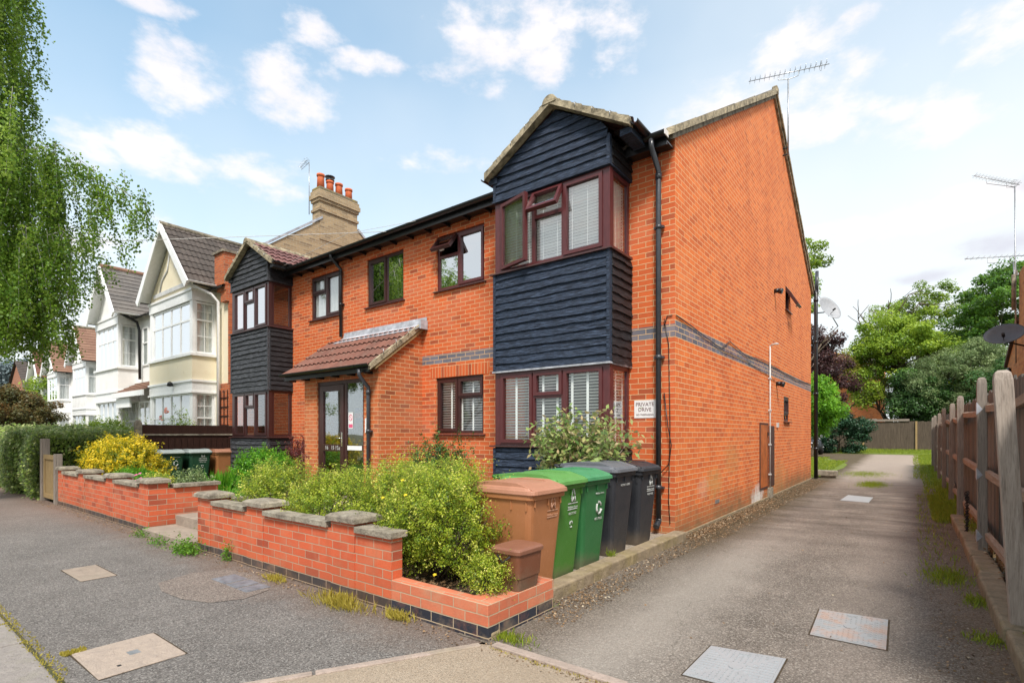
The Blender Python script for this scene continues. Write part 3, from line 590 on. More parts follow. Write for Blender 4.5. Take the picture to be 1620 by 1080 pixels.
# ------------------------------------------------------------------ ground, pavement, drive
def gzY(y): return 0.0 if y < 20 else (.35 * (y - 20) / 22 if y < 42 else .35)
def groundmats():
    t = NT('dark garden earth and rough grass'); o = t.geo(); f = t.noise(o, .35, 6, .7, .35, .65); g = t.noise(o, 9, 6, .7, .3, .7)
    M['ground'] = t.fin(t.mix(f, t.mix(g, (.055, .075, .02), (.11, .13, .04)), t.mix(g, (.09, .07, .045), (.16, .13, .09))), .95, t.bump(g, .02))
    def asphalt(name, a, b, spk, patches, brown=None, K=1.):
        t = NT(name); o = t.geo(); sp = t.noise(o, 260, 2, .5); sp2 = t.noise(o, 90, 3, .7); big = t.noise(o, 1.1, 8, .72, .36, .64); med = t.noise(t.map(o, (1, .35, 1)), 3.2, 6, .7, .4, .7)
        v = t.voro(o, 125); st = t.rng(v.outputs['Distance'], .15, .45)
        vc = t.n('SeparateColor'); t.L.new(v.outputs['Color'], vc.inputs[0])
        col = t.mix(big, a, b); col = t.mix(t.m_('MULTIPLY', med, .45), col, patches)
        col = t.mix(t.m_('MULTIPLY', t.m_('GREATER_THAN', vc.outputs[0], .74), .6 * K), col, spk); col = t.mix(t.m_('MULTIPLY', t.m_('LESS_THAN', vc.outputs[1], .26), .6 * K), col, tuple(x * .32 for x in a))
        col = t.mix(t.rng(sp2, .5, .8, 0, .35), col, tuple(x * .5 for x in a))
        if brown: col = brown(t, col, o)
        hgt = t.m_('ADD', t.m_('MULTIPLY', st, -.6), t.m_('ADD', sp, sp2))
        M[name] = t.fin(col, .88, t.bump(hgt, .007, 1.), 0, .25)
    def pav(t, col, o):
        s = t.n('SeparateXYZ'); t.L.new(o, s.inputs[0]); nz = t.noise(o, 3, 6, .7)
        # brown grit collected along the foot of the garden walls
        e = t.rng(t.m_('ADD', s.outputs[1], t.m_('MULTIPLY', t.m_('SUBTRACT', nz, .5), .9)), 2.15, 2.7); col = t.mix(t.m_('MULTIPLY', e, .55), col, (.20, .125, .085))
        e2 = t.rng(s.outputs[0], -9.5, -13.5); return t.mix(t.m_('MULTIPLY', e2, .45), col, (.26, .17, .13))
    asphalt('asphalt pavement', (.172, .157, .145), (.248, .226, .207), (.40, .37, .34), (.125, .11, .10), pav)
    def va_(t, o):
        w = t.n('TexNoise'); t.L.new(o, w.inputs['Vector']); w.inputs['Scale'].default_value = 3; w.inputs['Detail'].default_value = 5; a = t.n('VectorMath', operation='MULTIPLY_ADD'); t.L.new(w.outputs['Color'], a.inputs[0]); a.inputs[1].default_value = (.35, .35, 0); t.L.new(o, a.inputs[2]); return a.outputs[0]
    def drv(t, col, o):
        s = t.n('SeparateXYZ'); t.L.new(o, s.inputs[0]); x, y = s.outputs[0], s.outputs[1]; nz = t.noise(o, 1.6, 7, .75); n2 = t.noise(t.map(o, (.5, 1.6, 1)), 1.5, 6, .7, .42, .62)
        # pale dusty wheel tracks, darker streaky band further up, moss and litter by the house wall
        a = t.m_('ABSOLUTE', t.m_('ADD', x, 1.55)); tr = t.rng(t.m_('ADD', a, t.m_('MULTIPLY', t.m_('SUBTRACT', nz, .5), .8)), .55, .1)
        a2 = t.m_('ABSOLUTE', t.m_('ADD', x, .25)); tr2 = t.rng(t.m_('ADD', a2, t.m_('MULTIPLY', t.m_('SUBTRACT', nz, .5), .7)), .45, .05)
        near = t.rng(y, 9.5, 6.0); far = t.rng(y, 15, 20)
        col = t.mix(t.m_('MULTIPLY', t.m_('MULTIPLY', tr, near), .60), col, (.42, .37, .32)); col = t.mix(t.m_('MULTIPLY', tr2, .45), col, (.29, .24, .205))
        col = t.mix(t.m_('MULTIPLY', far, .7), col, (.42, .33, .27))
        md = t.m_('MULTIPLY', t.rng(y, 6.5, 9.5), t.rng(y, 21, 15)); col = t.mix(t.m_('MULTIPLY', t.m_('MULTIPLY', md, n2), .55), col, (.055, .045, .038))
        w = t.rng(t.m_('ADD', x, t.m_('MULTIPLY', t.m_('SUBTRACT', nz, .5), .8)), -1.62, -2.12); w = t.m_('MULTIPLY', w, t.rng(y, 5.2, 7.2, .35, 1.)); col = t.mix(t.m_('MULTIPLY', w, .85), col, t.mix(t.noise(o, 25, 4, .7, .35, .65), (.035, .026, .010), (.12, .085, .038)))
        cr = t.voro(t.map(va_(t, o), (1, 1, 1)), .55, 'DISTANCE_TO_EDGE'); col = t.mix(t.m_('MULTIPLY', t.m_('LESS_THAN', cr.outputs['Distance'], .0018), .28), col, (.05, .045, .03))
        r = t.rng(t.m_('ADD', x, t.m_('MULTIPLY', t.m_('SUBTRACT', nz, .5), .7)), .02, .40); return t.mix(t.m_('MULTIPLY', r, .55), col, (.19, .12, .065))
    asphalt('worn asphalt drive', (.188, .156, .130), (.292, .244, .205), (.50, .44, .38), (.075, .064, .056), drv)
    asphalt('buff concrete crossover', (.37, .285, .205), (.46, .37, .28), (.60, .52, .42), (.40, .31, .22), None, .3)
    asphalt('pinkish asphalt patch', (.225, .185, .16), (.29, .24, .205), (.44, .38, .33), (.20, .165, .14))
    asphalt('road asphalt', (.07, .068, .066), (.10, .097, .094), (.25, .24, .22), (.09, .085, .08))
    asphalt('pale path concrete', (.36, .30, .24), (.44, .37, .30), (.5, .45, .38), (.38, .31, .24))
    t = NT('lawn soil'); o = t.geo(); g = t.noise(o, 6, 6, .7, .3, .7); M['lawn'] = t.fin(t.mix(g, (.10, .15, .018), (.20, .24, .03)), .95, t.bump(t.noise(o, 60, 4), .03))
groundmats()
leafmat('grassm', [(.10, .17, .015), (.20, .28, .02), (.38, .40, .05)], .3)
leafmat('grass_dry', [(.22, .20, .03), (.40, .33, .05), (.50, .42, .10)], .3)
leafmat('weedm', [(.05, .14, .015), (.10, .24, .02), (.20, .36, .03)], .3)
leafmat('litter', [(.06, .035, .018), (.15, .085, .04), (.30, .19, .10), (.45, .38, .28)], 0, .8)
mb = MB(); xs = [-400, -60, 0, 30, 400]; ys = [-400, -5, 20, 31, 42, 500]
for i in range(4):
    for j in range(5): mb.quad(*[(x, y, gzY(y) - .02) for x, y in ((xs[i], ys[j]), (xs[i + 1], ys[j]), (xs[i + 1], ys[j + 1]), (xs[i], ys[j + 1]))])
struct('ground', mb, 'ground')
def poly(pts, z): 
    mb = MB(); mb.add([(x, y, z) for x, y in pts], [list(range(len(pts)))]); return mb
struct('road', poly([(-120, -6.2), (40, -6.2), (40, .40), (-120, .40)], -.012), 'road asphalt')
struct('far_pavement', poly([(-120, -9), (40, -9), (40, -6.2), (-120, -6.2)], -.008), 'asphalt pavement')
struct('pavement', poly([(-120, .80), (-3.24, .80), (-2.86, 1.5), (-2.30, 2.62), (-2.30, 2.75), (-120, 2.75)], 0), 'asphalt pavement')
struct('pavement', poly([(1.6, .80), (40, .80), (40, 2.75), (1.6, 2.75)], 0), 'asphalt pavement')
struct('crossover', poly([(-3.24, .80), (1.6, .80), (1.6, 2.68), (-2.2, 2.68), (-2.30, 2.62), (-2.86, 1.5)], .002), 'buff concrete crossover')
mb = MB(); yy = [2.66, 8, 14, 20, 26, 33.0, 36.2]
for a, b in zip(yy, yy[1:]):
    xa, xb = (-2.53 if a < 26 else -3.6), (-2.53 if b <= 20 else (-3.6 if b < 30 else -9)); 
    mb.quad((xa, a, gzY(a) + .004), (.50 if a < 30 else .2, a, gzY(a) + .004), (.50 if b < 30 else .2, b, gzY(b) + .004), (xb, b, gzY(b) + .004))
mb.quad((-16, 32.0, gzY(32.0) + .008), (-3.4, 32.0, gzY(32.0) + .008), (-3.0, 35.9, gzY(35.9) + .006), (-16, 36.2, gzY(36.2) + .006))
struct('driveway', mb, 'worn asphalt drive')
# edging strips
mb = MB()
def strip(mb, p, q, w, z0, z1, wob=0, seg=.9, gap=.008):
    p, q = Vector((*p, 0)), Vector((*q, 0)); d = (q - p); L = d.length; d.normalize(); nx = Vector((-d.y, d.x, 0)) * (w / 2); n = max(1, round(L / seg))
    for i in range(n):
        a, b = p + d * (L * i / n + gap), p + d * (L * (i + 1) / n - gap); j = Vector((random.uniform(-wob, wob), random.uniform(-wob, wob), 0)); zz = z1 + random.uniform(-wob, wob) * .5
        vs = [tuple(c + s * nx + j + Vector((0, 0, z))) for z in (z0, zz) for c, s in ((a, 1), (b, 1), (b, -1), (a, -1))]
        mb.add(vs, [(0, 1, 2, 3), (4, 5, 6, 7), (0, 1, 5, 4), (1, 2, 6, 5), (2, 3, 7, 6), (3, 0, 4, 7)])
strip(mb, (-3.27, .80), (-2.27, 2.62), .055, -.05, .012, .003); strip(mb, (-2.2, 2.665), (1.6, 2.70), .07, -.05, .022, .004)
tag(mb.build('edging', 'kerb_pink', bevel=.006), kind='structure')
mb = MB(); strip(mb, (-30, .60), (-3.8, .60), .36, -.15, .006, .004, .92, .006); strip(mb, (1.6, .60), (30, .60), .36, -.15, .006, .004, .92, .006); strip(mb, (-3.8, .60), (1.6, .60), .36, -.15, -.004, .004, .92, .006)
tag(mb.build('roadside_kerb', 'granite', bevel=.012), kind='structure')
mb = MB(); strip(mb, (-2.46, 3.52), (-2.46, 6.86), .17, -.05, .115, .004, .91, .004)
tag(mb.build('bin_kerb', 'kerb', bevel=.015), kind='structure')
mb = MB(); strip(mb, (.56, 1.2), (.56, 10.9), .17, -.05, .12, .012, .91, .004)
tag(mb.build('drive_kerb', 'kerb', bevel=.02), kind='structure')
struct('gravel_bed', poly([(.6, 1.2), (5, 1.2), (5, 30), (.6, 30)], .02), 'soil')
# garden beds, hard standing for the bins, path and steps
mb = MB()
mb.quad((-6.7, 2.80, .13), (-2.5, 2.80, .13), (-2.5, 3.5, .10), (-6.7, 3.5, .13)); mb.quad((-6.7, 3.5, .13), (-3.35, 3.5, .13), (-3.35, 6.84, .13), (-6.7, 6.84, .13))
struct('flower_bed', mb, 'soil'); struct('bin_standing', poly([(-3.35, 3.5), (-2.52, 3.5), (-2.52, 6.84), (-3.35, 6.84)], .055), 'pale path concrete')
struct('flower_bed', poly([(-14.9, 2.80), (-8.65, 2.80), (-8.65, 4.1), (-14.9, 4.1)], .20), 'soil')
struct('lawn', poly([(-14.9, 4.1), (-8.65, 4.1), (-8.65, 6.84), (-14.9, 6.84)], .10), 'lawn')
mb = MB(); mb.box(-8.44, -6.90, 2.60, 3.02, -.05, .10); mb.box(-8.40, -6.90, 3.0, 4.2, .0, .245); mb.box(-8.44, -6.92, 4.2, 5.82, .0, .27)
tag(mb.build('path_step', 'slab', bevel=.01), kind='structure')
mb = MB(); rows = [(18.9, -2.55), (20, -2.35), (22, -2.28), (24, -2.15), (26, -2.2), (28, -2.55), (30, -3.3), (31.4, -4.4), (32.2, -6.5)]
for (ya, xa), (yb_, xb) in zip(rows, rows[1:]): mb.quad((-12, ya, gzY(ya) + .014), (xa, ya, gzY(ya) + .014), (xb, yb_, gzY(yb_) + .014), (-12, yb_, gzY(yb_) + .014))
struct('back_lawn', mb, 'lawn')
mb = MB(); mb.quad((-16, 35.8, gzY(35.8) + .012), (1.0, 35.6, gzY(35.6) + .012), (1.0, 42.5, .362), (-16, 42.5, .362)); 
_r = random.Random(4); ed_ = [(y, .42 - .012 * (y - 12) + _r.uniform(-.11, .11)) for y in np.arange(12, 36.6, .6)]
for (ya, xa), (yc, xc) in zip(ed_, ed_[1:]): mb.quad((xa, ya, gzY(ya) + .012), (.9, ya, gzY(ya) + .012), (.9, yc, gzY(yc) + .012), (xc, yc, gzY(yc) + .012))
struct('back_lawn', mb, 'lawn')
# ------------------------------------------------------------------ the apartment building
FY, SX, LX, RY = 6.84, -2.52, -14.35, 18.51
AP = thing('apartment_building', 'two storey red brick flats with two black weatherboarded bays and a tiled porch', 'building', (-8, FY, 0))
T = tfY(FY)
WINS = dict(A=(-11.21, -10.05, 4.05, 5.04), B=(-9.10, -7.95, 4.045, 5.04), C=(-7.03, -5.86, 4.04, 5.04), G=(-7.04, -5.88, 1.405, 2.43))
mb = MB(T); wall_holes(mb, LX, SX, -.1, 5.42, list(WINS.values()) + [(-5.0, -3.25, 1.26, 2.31), (-5.0, -3.25, 3.87, 4.9), (-13.7, -12.1, 1.35, 2.42), (-13.7, -12.1, 3.97, 4.99)], .10)
mb.build('front_wall', 'brick_front', AP, recalc=True)
TS = tfX(SX); SWIN = [(14.42, 15.05, 4.50, 5.08), (14.22, 14.90, 1.71, 2.32)]
mb = MB(TS); wall_holes(mb, FY, RY, -.1, 5.42, SWIN, .09); AY, AZ = 13.02, 9.10
mb.add([(FY, 0, 5.42), (RY, 0, 5.42), (RY, 0, 5.86), (AY, 0, AZ)], [(0, 1, 2, 3)]); mb.build('side_wall', 'brick_side', AP)
MB().box(LX, SX - .12, RY - .1, RY, -.1, 5.8).build('rear_wall', 'brick_side', AP)
MB().add([(LX, FY, -.1), (LX, RY, -.1), (LX, RY, 5.86), (LX, AY, AZ), (LX, FY, 5.42)], [(0, 1, 2, 3, 4)]).build('left_wall', 'brick_side', AP)
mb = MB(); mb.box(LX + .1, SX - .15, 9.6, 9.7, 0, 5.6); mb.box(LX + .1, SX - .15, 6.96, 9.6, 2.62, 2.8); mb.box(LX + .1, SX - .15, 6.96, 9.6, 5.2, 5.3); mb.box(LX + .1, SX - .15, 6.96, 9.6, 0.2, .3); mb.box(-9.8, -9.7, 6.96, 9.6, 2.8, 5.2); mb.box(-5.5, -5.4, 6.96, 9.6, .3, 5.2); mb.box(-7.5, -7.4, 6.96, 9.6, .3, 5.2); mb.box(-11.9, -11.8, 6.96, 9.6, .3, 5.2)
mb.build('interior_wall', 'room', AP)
sl_ = math.atan2(3.69, 6.17); vd = (0, math.cos(sl_), math.sin(sl_)); e0 = (LX - .1, 6.57, 5.255)
tile_roof('tiled_roof', 'tile_dark', AP, e0, (1, 0, 0), vd, abs(LX) - .1 + .1 + SX + .08 + .02, 7.53)
MB().add([(LX - .1, AY, AZ + .02), (SX + .05, AY, AZ + .02), (SX + .05, RY + .2, 5.75), (LX - .1, RY + .2, 5.75)], [(0, 1, 2, 3)]).build('rear_roof', 'tile_dark', AP)
mb = MB()
for i in range(27):
    x = SX + .07 - i * .45; mb.loft([[(x - s, AY + (r_ * math.cos(a)), AZ - .03 + r_ * math.sin(a)) for a in [math.pi * k / 8 for k in range(9)]] for s, r_ in ((0, .14), (.44, .13))])
mb.build('ridge_tile', 'ridge', AP)
# verge: cement fillet and undercloak up the gable
def verge(parent, xs, pts, th=.085, below=.0, mat='verge', name='verge'):
    mb = MB()
    for (a, b) in zip(pts, pts[1:]):
        a, b = Vector(a), Vector(b); n = int((b - a).length / .3) + 1
        for i in range(n):
            p, q = a.lerp(b, i / n), a.lerp(b, (i + 1) / n); j = random.uniform(-.006, .006)
            mb.add([(xs[0], p.x, p.y - below), (xs[1] + j, p.x, p.y - below), (xs[1] + j, p.x, p.y + th), (xs[0], p.x, p.y + th), (xs[0], q.x, q.y - below), (xs[1] + j, q.x, q.y - below), (xs[1] + j, q.x, q.y + th * .86), (xs[0], q.x, q.y + th * .86)],
                [(0, 1, 2, 3), (4, 5, 6, 7), (0, 1, 5, 4), (1, 2, 6, 5), (2, 3, 7, 6), (3, 0, 4, 7)])
    return mb.build(name, mat, parent)
verge(AP, (SX - .02, SX + .085), [(6.60, 5.27), (AY, AZ - .015)], .10, .0)
verge(AP, (SX - .02, SX + .04), [(6.66, 5.235), (AY, AZ - .09)], .075, .0, 'ridge', 'undercloak')
verge(AP, (SX - .02, SX + .085), [(AY, AZ - .015), (RY + .2, 5.78)], .10, .0); verge(AP, (SX - .02, SX + .05), [(AY, AZ - .09), (RY + .1, 5.74)], .075, .0, 'verge', 'undercloak')
MB().box(SX - .02, SX + .10, AY - .1, AY + .1, AZ - .02, AZ + .14).build('ridge_end', 'verge', AP, bevel=.03)
for a, b in ((LX - .1, -14.2), (-11.77, -5.34), (-2.86, SX - .0)):
    if b - a > .2: gutter(AP, (a, 6.535, 5.30), (b, 6.535, 5.30), .058)
mb = MB(); mb.box(LX, SX - .02, 6.60, 6.62, 5.16, 5.30); mb.box(LX, SX - .02, 6.62, 6.838, 5.20, 5.22); mb.build('fascia', 'black', AP)
mb = MB()
for i in range(24): x = LX + .3 + i * .49; mb.box(x, x + .035, 6.625, 6.837, 5.155, 5.198)
mb.build('rafter_end', 'black', AP)
MB().box(SX - .005, SX + .005, 6.475, 6.60, 5.235, 5.31).build('gutter_end', 'signw', AP)
MB(T).box(-7.18, -5.74, -.05, .004, 2.435, 2.645).build('soldier_course', 'soldier', AP)
# plain windows of the facade
SM = 'sillm'
window(T, 'window', AP, None, *WINS['A'], [(0, .5, 0, .62, 'f'), (0, .5, .62, 1, 'c'), (.5, 1, 0, 1, 'c')], 'frame_d', 'glass', blind='curtain')
window(T, 'window', AP, None, *WINS['B'], [(0, .52, 0, 1, 'c'), (.52, 1, 0, 1, 'f')], 'frame_d', 'glass_m')
C_ = window(T, 'window', AP, None, *WINS['C'], [(0, .45, 0, .64, 'f'), (0, .45, .64, 1, 'o'), (.45, 1, 0, 1, 'c')], 'frame', 'glass_m')
window(T, 'window', AP, None, *WINS['G'], [(0, .46, 0, 1, 'c'), (.46, 1, 0, .66, 'f'), (.46, 1, .66, 1, 'c')], 'frame_d', 'glass_c', blind='shutter', pitch=.045)
def open_light(parent, T0, a0, a1, zt, zb, w0, ang, mat, glass, name='casement', hinge='top'):
    """an opened light swung out from its top or its left edge"""
    s, c = math.sin(R(ang)), math.cos(R(ang))
    if hinge == 'top': T2 = lambda u, w, z: T0(u, w0 + (w * c + (zt - z) * s), zt - ((zt - z) * c - w * s))
    else: T2 = lambda u, w, z: T0(a0 + (u - a0) * c - w * s, w0 + (u - a0) * s + w * c, z)
    fr = sash(T2, a0, a1, zb, zt, 0, .045, .02, .04); o = fr.build(name, mat, parent)
    MB(T2).box(a0 + .04, a1 - .04, -.012, -.006, zb + .04, zt - .04).build('pane' , glass, parent)
    mb = MB(T2); mb.box((a0 + a1) / 2 - .05, (a0 + a1) / 2 + .05, -.075, -.04, zb + .01, zb + .03); mb.build('window_handle', 'greywhite', parent)
    return o
open_light(C_, T, -7.0, -6.52, 5.0, 4.68, -.01, 38, 'frame_d', 'glass')
# flank windows
TSs = TS
w1 = window(TSs, 'window', AP, None, *SWIN[0], [(0, 1, 0, 1, 'o')], 'frame_d', 'glass', wf=-.03)
open_light(w1, TSs, 14.46, 15.01, 5.05, 4.54, .0, 30, 'frame_d', 'glass')
window(TSs, 'window', AP, None, *SWIN[1], [(0, 1, 0, .25, 'f'), (0, 1, .25, 1, 'c')], 'frame_d', 'glass', wf=-.02)
# the two weatherboarded bays
def bay(x0, x1, yb, z, cl, clS, frame, glassU, glassG, blindU, blindG, eave, apex, tile, openU):
    """z = foot, sill, head, sill, head of the two windows"""
    zb, z1, z2, z3, z4 = z; core = MB()
    for a, b in ((zb, z1), (z2, z3), (z4, z4 + .35)): core.box(x0 + .004, x1 - .004, yb + .004, FY - .002, a, b)
    core.box(x0 + .03, x1 - .03, yb + .01, FY - .02, z4 + .35, z4 + .40)
    B = core.build('bay', clS, AP)
    Tf, Tr = tfY(yb), tfX(x1); Tl = lambda u, w, zz: (x0 - w, u, zz)
    cx = (x0 + x1) / 2 + .12; sl = (apex - eave) / ((x1 - x0) / 2 + .215)
    lim = lambda zz: (max(x0 + .03, cx - (apex - zz - .06) / sl), min(x1 - .03, cx + (apex - zz - .06) / sl))
    for a_, b_ in ((zb, z1 - .05), (z2 + .02, z3 - .03)): f = MB(Tf); clad(f, x0 + .03, x1 - .03, a_, b_, .115); f.build('weatherboard', cl, B)
    f = MB(Tf); clad(f, x0, x1, z4 + .03, apex - .14, .118, lim)
    f.add([(x0, -.01, z4 + .3), (x1, -.01, z4 + .3), (x1, -.01, eave), (cx, -.01, apex - .05), (x0, -.01, eave)], [(0, 1, 2, 3, 4)])
    f.build('weatherboard', cl, B)
    for a, b in ((zb, z1 - .05), (z2 + .02, z3 - .03), (z4 + .03, z4 + .36)): g = MB(Tr); clad(g, yb + .03, FY - .01, a, b, .115); g.build('weatherboard', 'clad_side', B)
    for a, b in ((zb, z1 - .05), (z2 + .0, z3 - .03), (z4 + .0, z4 + .40)):
        for xa, xb in ((x1 - .035, x1 + .012), (x0 - .012, x0 + .035)): MB().box(xa, xb, yb - .032, yb + .03, a, b).build('corner_board', cl, B)
    pl = MB(); pl.box(x0 - .02, x1 + .02, yb - .045, FY, z4 - .005, z4 + .022); pl.build('bottom_edge', cl, B); pl = MB(); pl.box(x0 - .02, x1 + .02, yb - .045, FY, z2 - .012, z2 + .012); pl.build('bottom_edge', 'lead' if cl == 'clad_r' else cl, B)
    for (a, b, gl, bl, pt, op) in ((z1, z2, glassG, blindG, .042, False), (z3, z4, glassU, blindU, .042, openU)):
        b -= .012; post = .09
        MB().box(x1 - post, x1 - .004, yb + .006, yb + post, a, b).build('corner_post', frame, B); MB().box(x0 + .004, x0 + post, yb + .006, yb + post, a, b).build('corner_post', frame, B)
        L = [(0, .345, 0, 1, 'o' if op else 'c'), (.345, .645, 0, .66, 'f'), (.345, .645, .66, 1, 'o' if op else 'c'), (.645, 1, 0, 1, 'c')]
        window(Tf, 'window_frame', B, B, x0 + post - .01, x1 - post + .01, a, b, L, frame, gl, wf=-.008, edge=.045, blind=bl, sill=None, pitch=pt, bdep=.07)
        window(Tr, 'window_frame', B, B, yb + post, FY - .02, a, b, [(0, 1, 0, 1, 'f')], frame, 'glass', wf=-.02, edge=.055, blind=bl if bl in ('shutter', 'venetian') else None, sill=None, pitch=pt, bdep=.09)
        if op:
            xa, xb = x0 + post + .035, x1 - post - .035; W = xb - xa
            open_light(B, Tf, xa, xa + W * .345, b - .04, a + .04, 0, 15, frame, 'glass', hinge='left'); open_light(B, Tf, xa + W * .345, xa + W * .645, b - .03, b - .03 - (b - a) * .33, .0, 30, frame, 'glass')
        s = MB(Tf); s.add([(x0 - .07, -.6, a - .03), (x1 + .045, -.6, a - .03), (x1 + .045, .055, a - .03), (x0 - .07, .055, a - .03), (x0 - .07, -.6, a + .006), (x1 + .045, -.6, a + .006), (x1 + .045, .055, a - .012), (x0 - .07, .055, a - .012)], [(0, 1, 2, 3), (4, 5, 6, 7), (0, 1, 5, 4), (1, 2, 6, 5), (2, 3, 7, 6), (3, 0, 4, 7)])
        s.build('window_sill', SM, B)
    # little gabled roof running back into the main slope
    ov = .13; yv = yb - ov; hx = (x1 - x0) / 2 + .215; ez = eave - .02; az_ = apex; ln = lambda zz: 6.85 + (zz - 5.41) / .598
    import numpy as _n
    for sgn in (1, -1):
        d = Vector((-sgn * hx, 0, az_ - ez)); Lr = d.length; d.normalize()
        yend = ln(az_) + .35
        tile_roof('tiled_roof', tile, B, (cx + sgn * hx, yv + .03, ez), (0, 1, 0), tuple(d), yend - yv, Lr, clip=lambda u, v, dz=d.z: yv + u < ln(ez + v * dz) + .12)
        q = MB(); a, b = Vector((cx + sgn * hx, 0, ez)), Vector((cx, 0, az_)); n = 7
        for i in range(n):
            p0, p1 = a.lerp(b, i / n), a.lerp(b, (i + 1) / n)
            q.add([(p0.x, yv - .02, p0.z - .045), (p1.x, yv - .02, p1.z - .045), (p1.x, yv - .02, p1.z + .045), (p0.x, yv - .02, p0.z + .062), (p0.x, yv + .10, p0.z - .045), (p1.x, yv + .10, p1.z - .045), (p1.x, yv + .10, p1.z + .045), (p0.x, yv + .10, p0.z + .062)], [(0, 1, 2, 3), (4, 5, 6, 7), (0, 1, 5, 4), (1, 2, 6, 5), (2, 3, 7, 6), (3, 0, 4, 7)])
        q.build('verge', 'verge', B)
        k = MB()
        for i in range(1, 4):
            p = a.lerp(b, i / 4.6); k.tube([(p.x, yv - .025, p.z + .0), (p.x, yv - .027, p.z + .060), (p.x, yv + .04, p.z + .066)], .006, 5)
        k.build('verge_clip', 'metal', B)
        gx = cx + sgn * (hx + .05); gutter(B, (gx, yv + .02, ez + .01), (gx, 6.60, ez + .01), .05, outv=(sgn, 0))
        MB().box(min(gx - sgn * .22, gx - sgn * .06), max(gx - sgn * .22, gx - sgn * .06), yb - .05, FY - .25, ez - .10, ez - .01).build('fascia', cl, B)
        MB().add([(gx - sgn * .05, yv + .06, ez - .02), (gx - sgn * .30, yv + .06, ez - .02), (gx - sgn * .30, FY - .2, ez - .02), (gx - sgn * .05, FY - .2, ez - .02)], [(0, 1, 2, 3)]).build('soffit', 'black', B)
    r_ = MB()
    for i in range(4):
        y0 = yv - .03 + i * .42; r_.loft([[(cx + rr * math.cos(a), y0 + s, az_ - .035 + rr * math.sin(a) * .95) for a in [math.pi * k / 10 for k in range(11)]] for s, rr in ((0, .115), (.42, .105))])
    r_.build('ridge_tile', 'verge', B)
    return B
bay(-5.098, -3.149, 6.202, (.12, 1.235, 2.335, 3.85, 4.925), 'clad_r', 'clad_side', 'frame', 'glass', 'glass_c', 'venetian', 'shutter', 5.33, 6.02, 'tile_purple', True)
bay(-13.86, -12.01, 6.241, (.12, 1.335, 2.44, 3.95, 5.005), 'clad_l', 'clad_side', 'frame_d', 'glass_m', 'glass', None, None, 5.38, 6.07, 'tile_purple', False)
# entrance porch
PX0, PX1, PYF = -9.756, -7.41, 5.814
mb = MB(tfY(PYF)); wall_holes(mb, PX0, PX1, -.1, 2.62, [(-9.33, -7.83, .27, 2.41)], .10)
mb.add([(PX1, 0, -.1), (PX1, -1.03, -.1), (PX1, -1.03, 3.42), (PX1, 0, 2.66)], [(0, 1, 2, 3)]); mb.add([(PX0, 0, -.1), (PX0, -1.03, -.1), (PX0, -1.03, 3.42), (PX0, 0, 2.66)], [(0, 1, 2, 3)])
P = mb.build('porch', 'brick_porch', AP)
mb = MB(); mb.box(PX0 + .1, PX1 - .1, 6.6, 6.62, .2, 2.6); mb.box(PX0 + .1, PX1 - .1, 5.9, 6.6, 2.5, 2.52); mb.box(PX0 + .1, PX1 - .1, 5.9, 6.6, .25, .27); mb.build('lobby_wall', 'darkdoor', P)
a_ = math.atan2(.80, 1.07); tile_roof('tiled_roof', 'tile_red', P, (-10.20, 5.60, 2.555), (1, 0, 0), (0, math.cos(a_), math.sin(a_)), 2.84, 1.40, clip=None)
q = MB(); q.add([(-7.40, 5.58, 2.50), (-7.33, 5.58, 2.50), (-7.33, 5.58, 2.60), (-7.40, 5.58, 2.60), (-7.40, 6.72, 3.355), (-7.33, 6.72, 3.355), (-7.33, 6.72, 3.455), (-7.40, 6.72, 3.455)], [(0, 1, 2, 3), (4, 5, 6, 7), (0, 1, 5, 4), (1, 2, 6, 5), (2, 3, 7, 6), (3, 0, 4, 7)]); q.build('verge', 'verge', P)
q = MB(); q.add([(-7.41, 5.70, 2.52), (-7.345, 5.70, 2.52), (-7.345, 5.70, 2.58), (-7.41, 5.70, 2.58), (-7.41, 6.80, 3.34), (-7.345, 6.80, 3.34), (-7.345, 6.80, 3.40), (-7.41, 6.80, 3.40)], [(0, 1, 2, 3), (4, 5, 6, 7), (0, 1, 5, 4), (1, 2, 6, 5), (2, 3, 7, 6), (3, 0, 4, 7)]); q.build('undercloak', 'gatewood', P)
k = MB()
for i in range(3): y = 5.85 + i * .28; z = 2.6 + (y - 5.60) * .748 + .06; k.tube([(-7.32, y, z - .06), (-7.32, y, z + .03), (-7.40, y, z + .04)], .006, 5)
k.build('verge_clip', 'metal', P)
l_ = MB(); l_.add([(-9.93, 6.57, 3.335), (-7.29, 6.57, 3.335), (-7.27, 6.815, 3.49), (-9.90, 6.815, 3.49), (-7.27, 6.825, 3.60), (-9.88, 6.825, 3.60)], [(0, 1, 2, 3), (3, 2, 4, 5)]); l_.box(-7.30, -7.255, 6.66, 6.83, 3.36, 3.53); l_.build('lead_flashing', 'lead', P)
gutter(P, (-10.22, 5.56, 2.60), (-7.33, 5.56, 2.60), .055)
mb = MB(); mb.box(-10.18, -7.41, 5.62, 5.64, 2.47, 2.60); mb.box(-10.18, -9.76, 5.64, 6.838, 2.49, 2.51); 
for i in range(6): mb.box(-10.1 + i * .5, -10.065 + i * .5, 5.645, 5.811, 2.455, 2.50)
mb.build('fascia', 'black', P)
TP = tfY(PYF); D0 = -.035
fr = MB(TP); fr.box(-9.33, -9.26, D0 - .06, D0, .27, 2.41); fr.box(-7.90, -7.83, D0 - .06, D0, .27, 2.41); fr.box(-9.26, -7.90, D0 - .06, D0, 2.34, 2.41); fr.box(-8.46, -8.39, D0 - .06, D0, .27, 2.34); fr.box(-8.39, -7.90, D0 - .06, D0 - .001, .27, .33); fr.box(-8.39, -7.90, D0 - .06, D0 - .001, 1.09, 1.19)
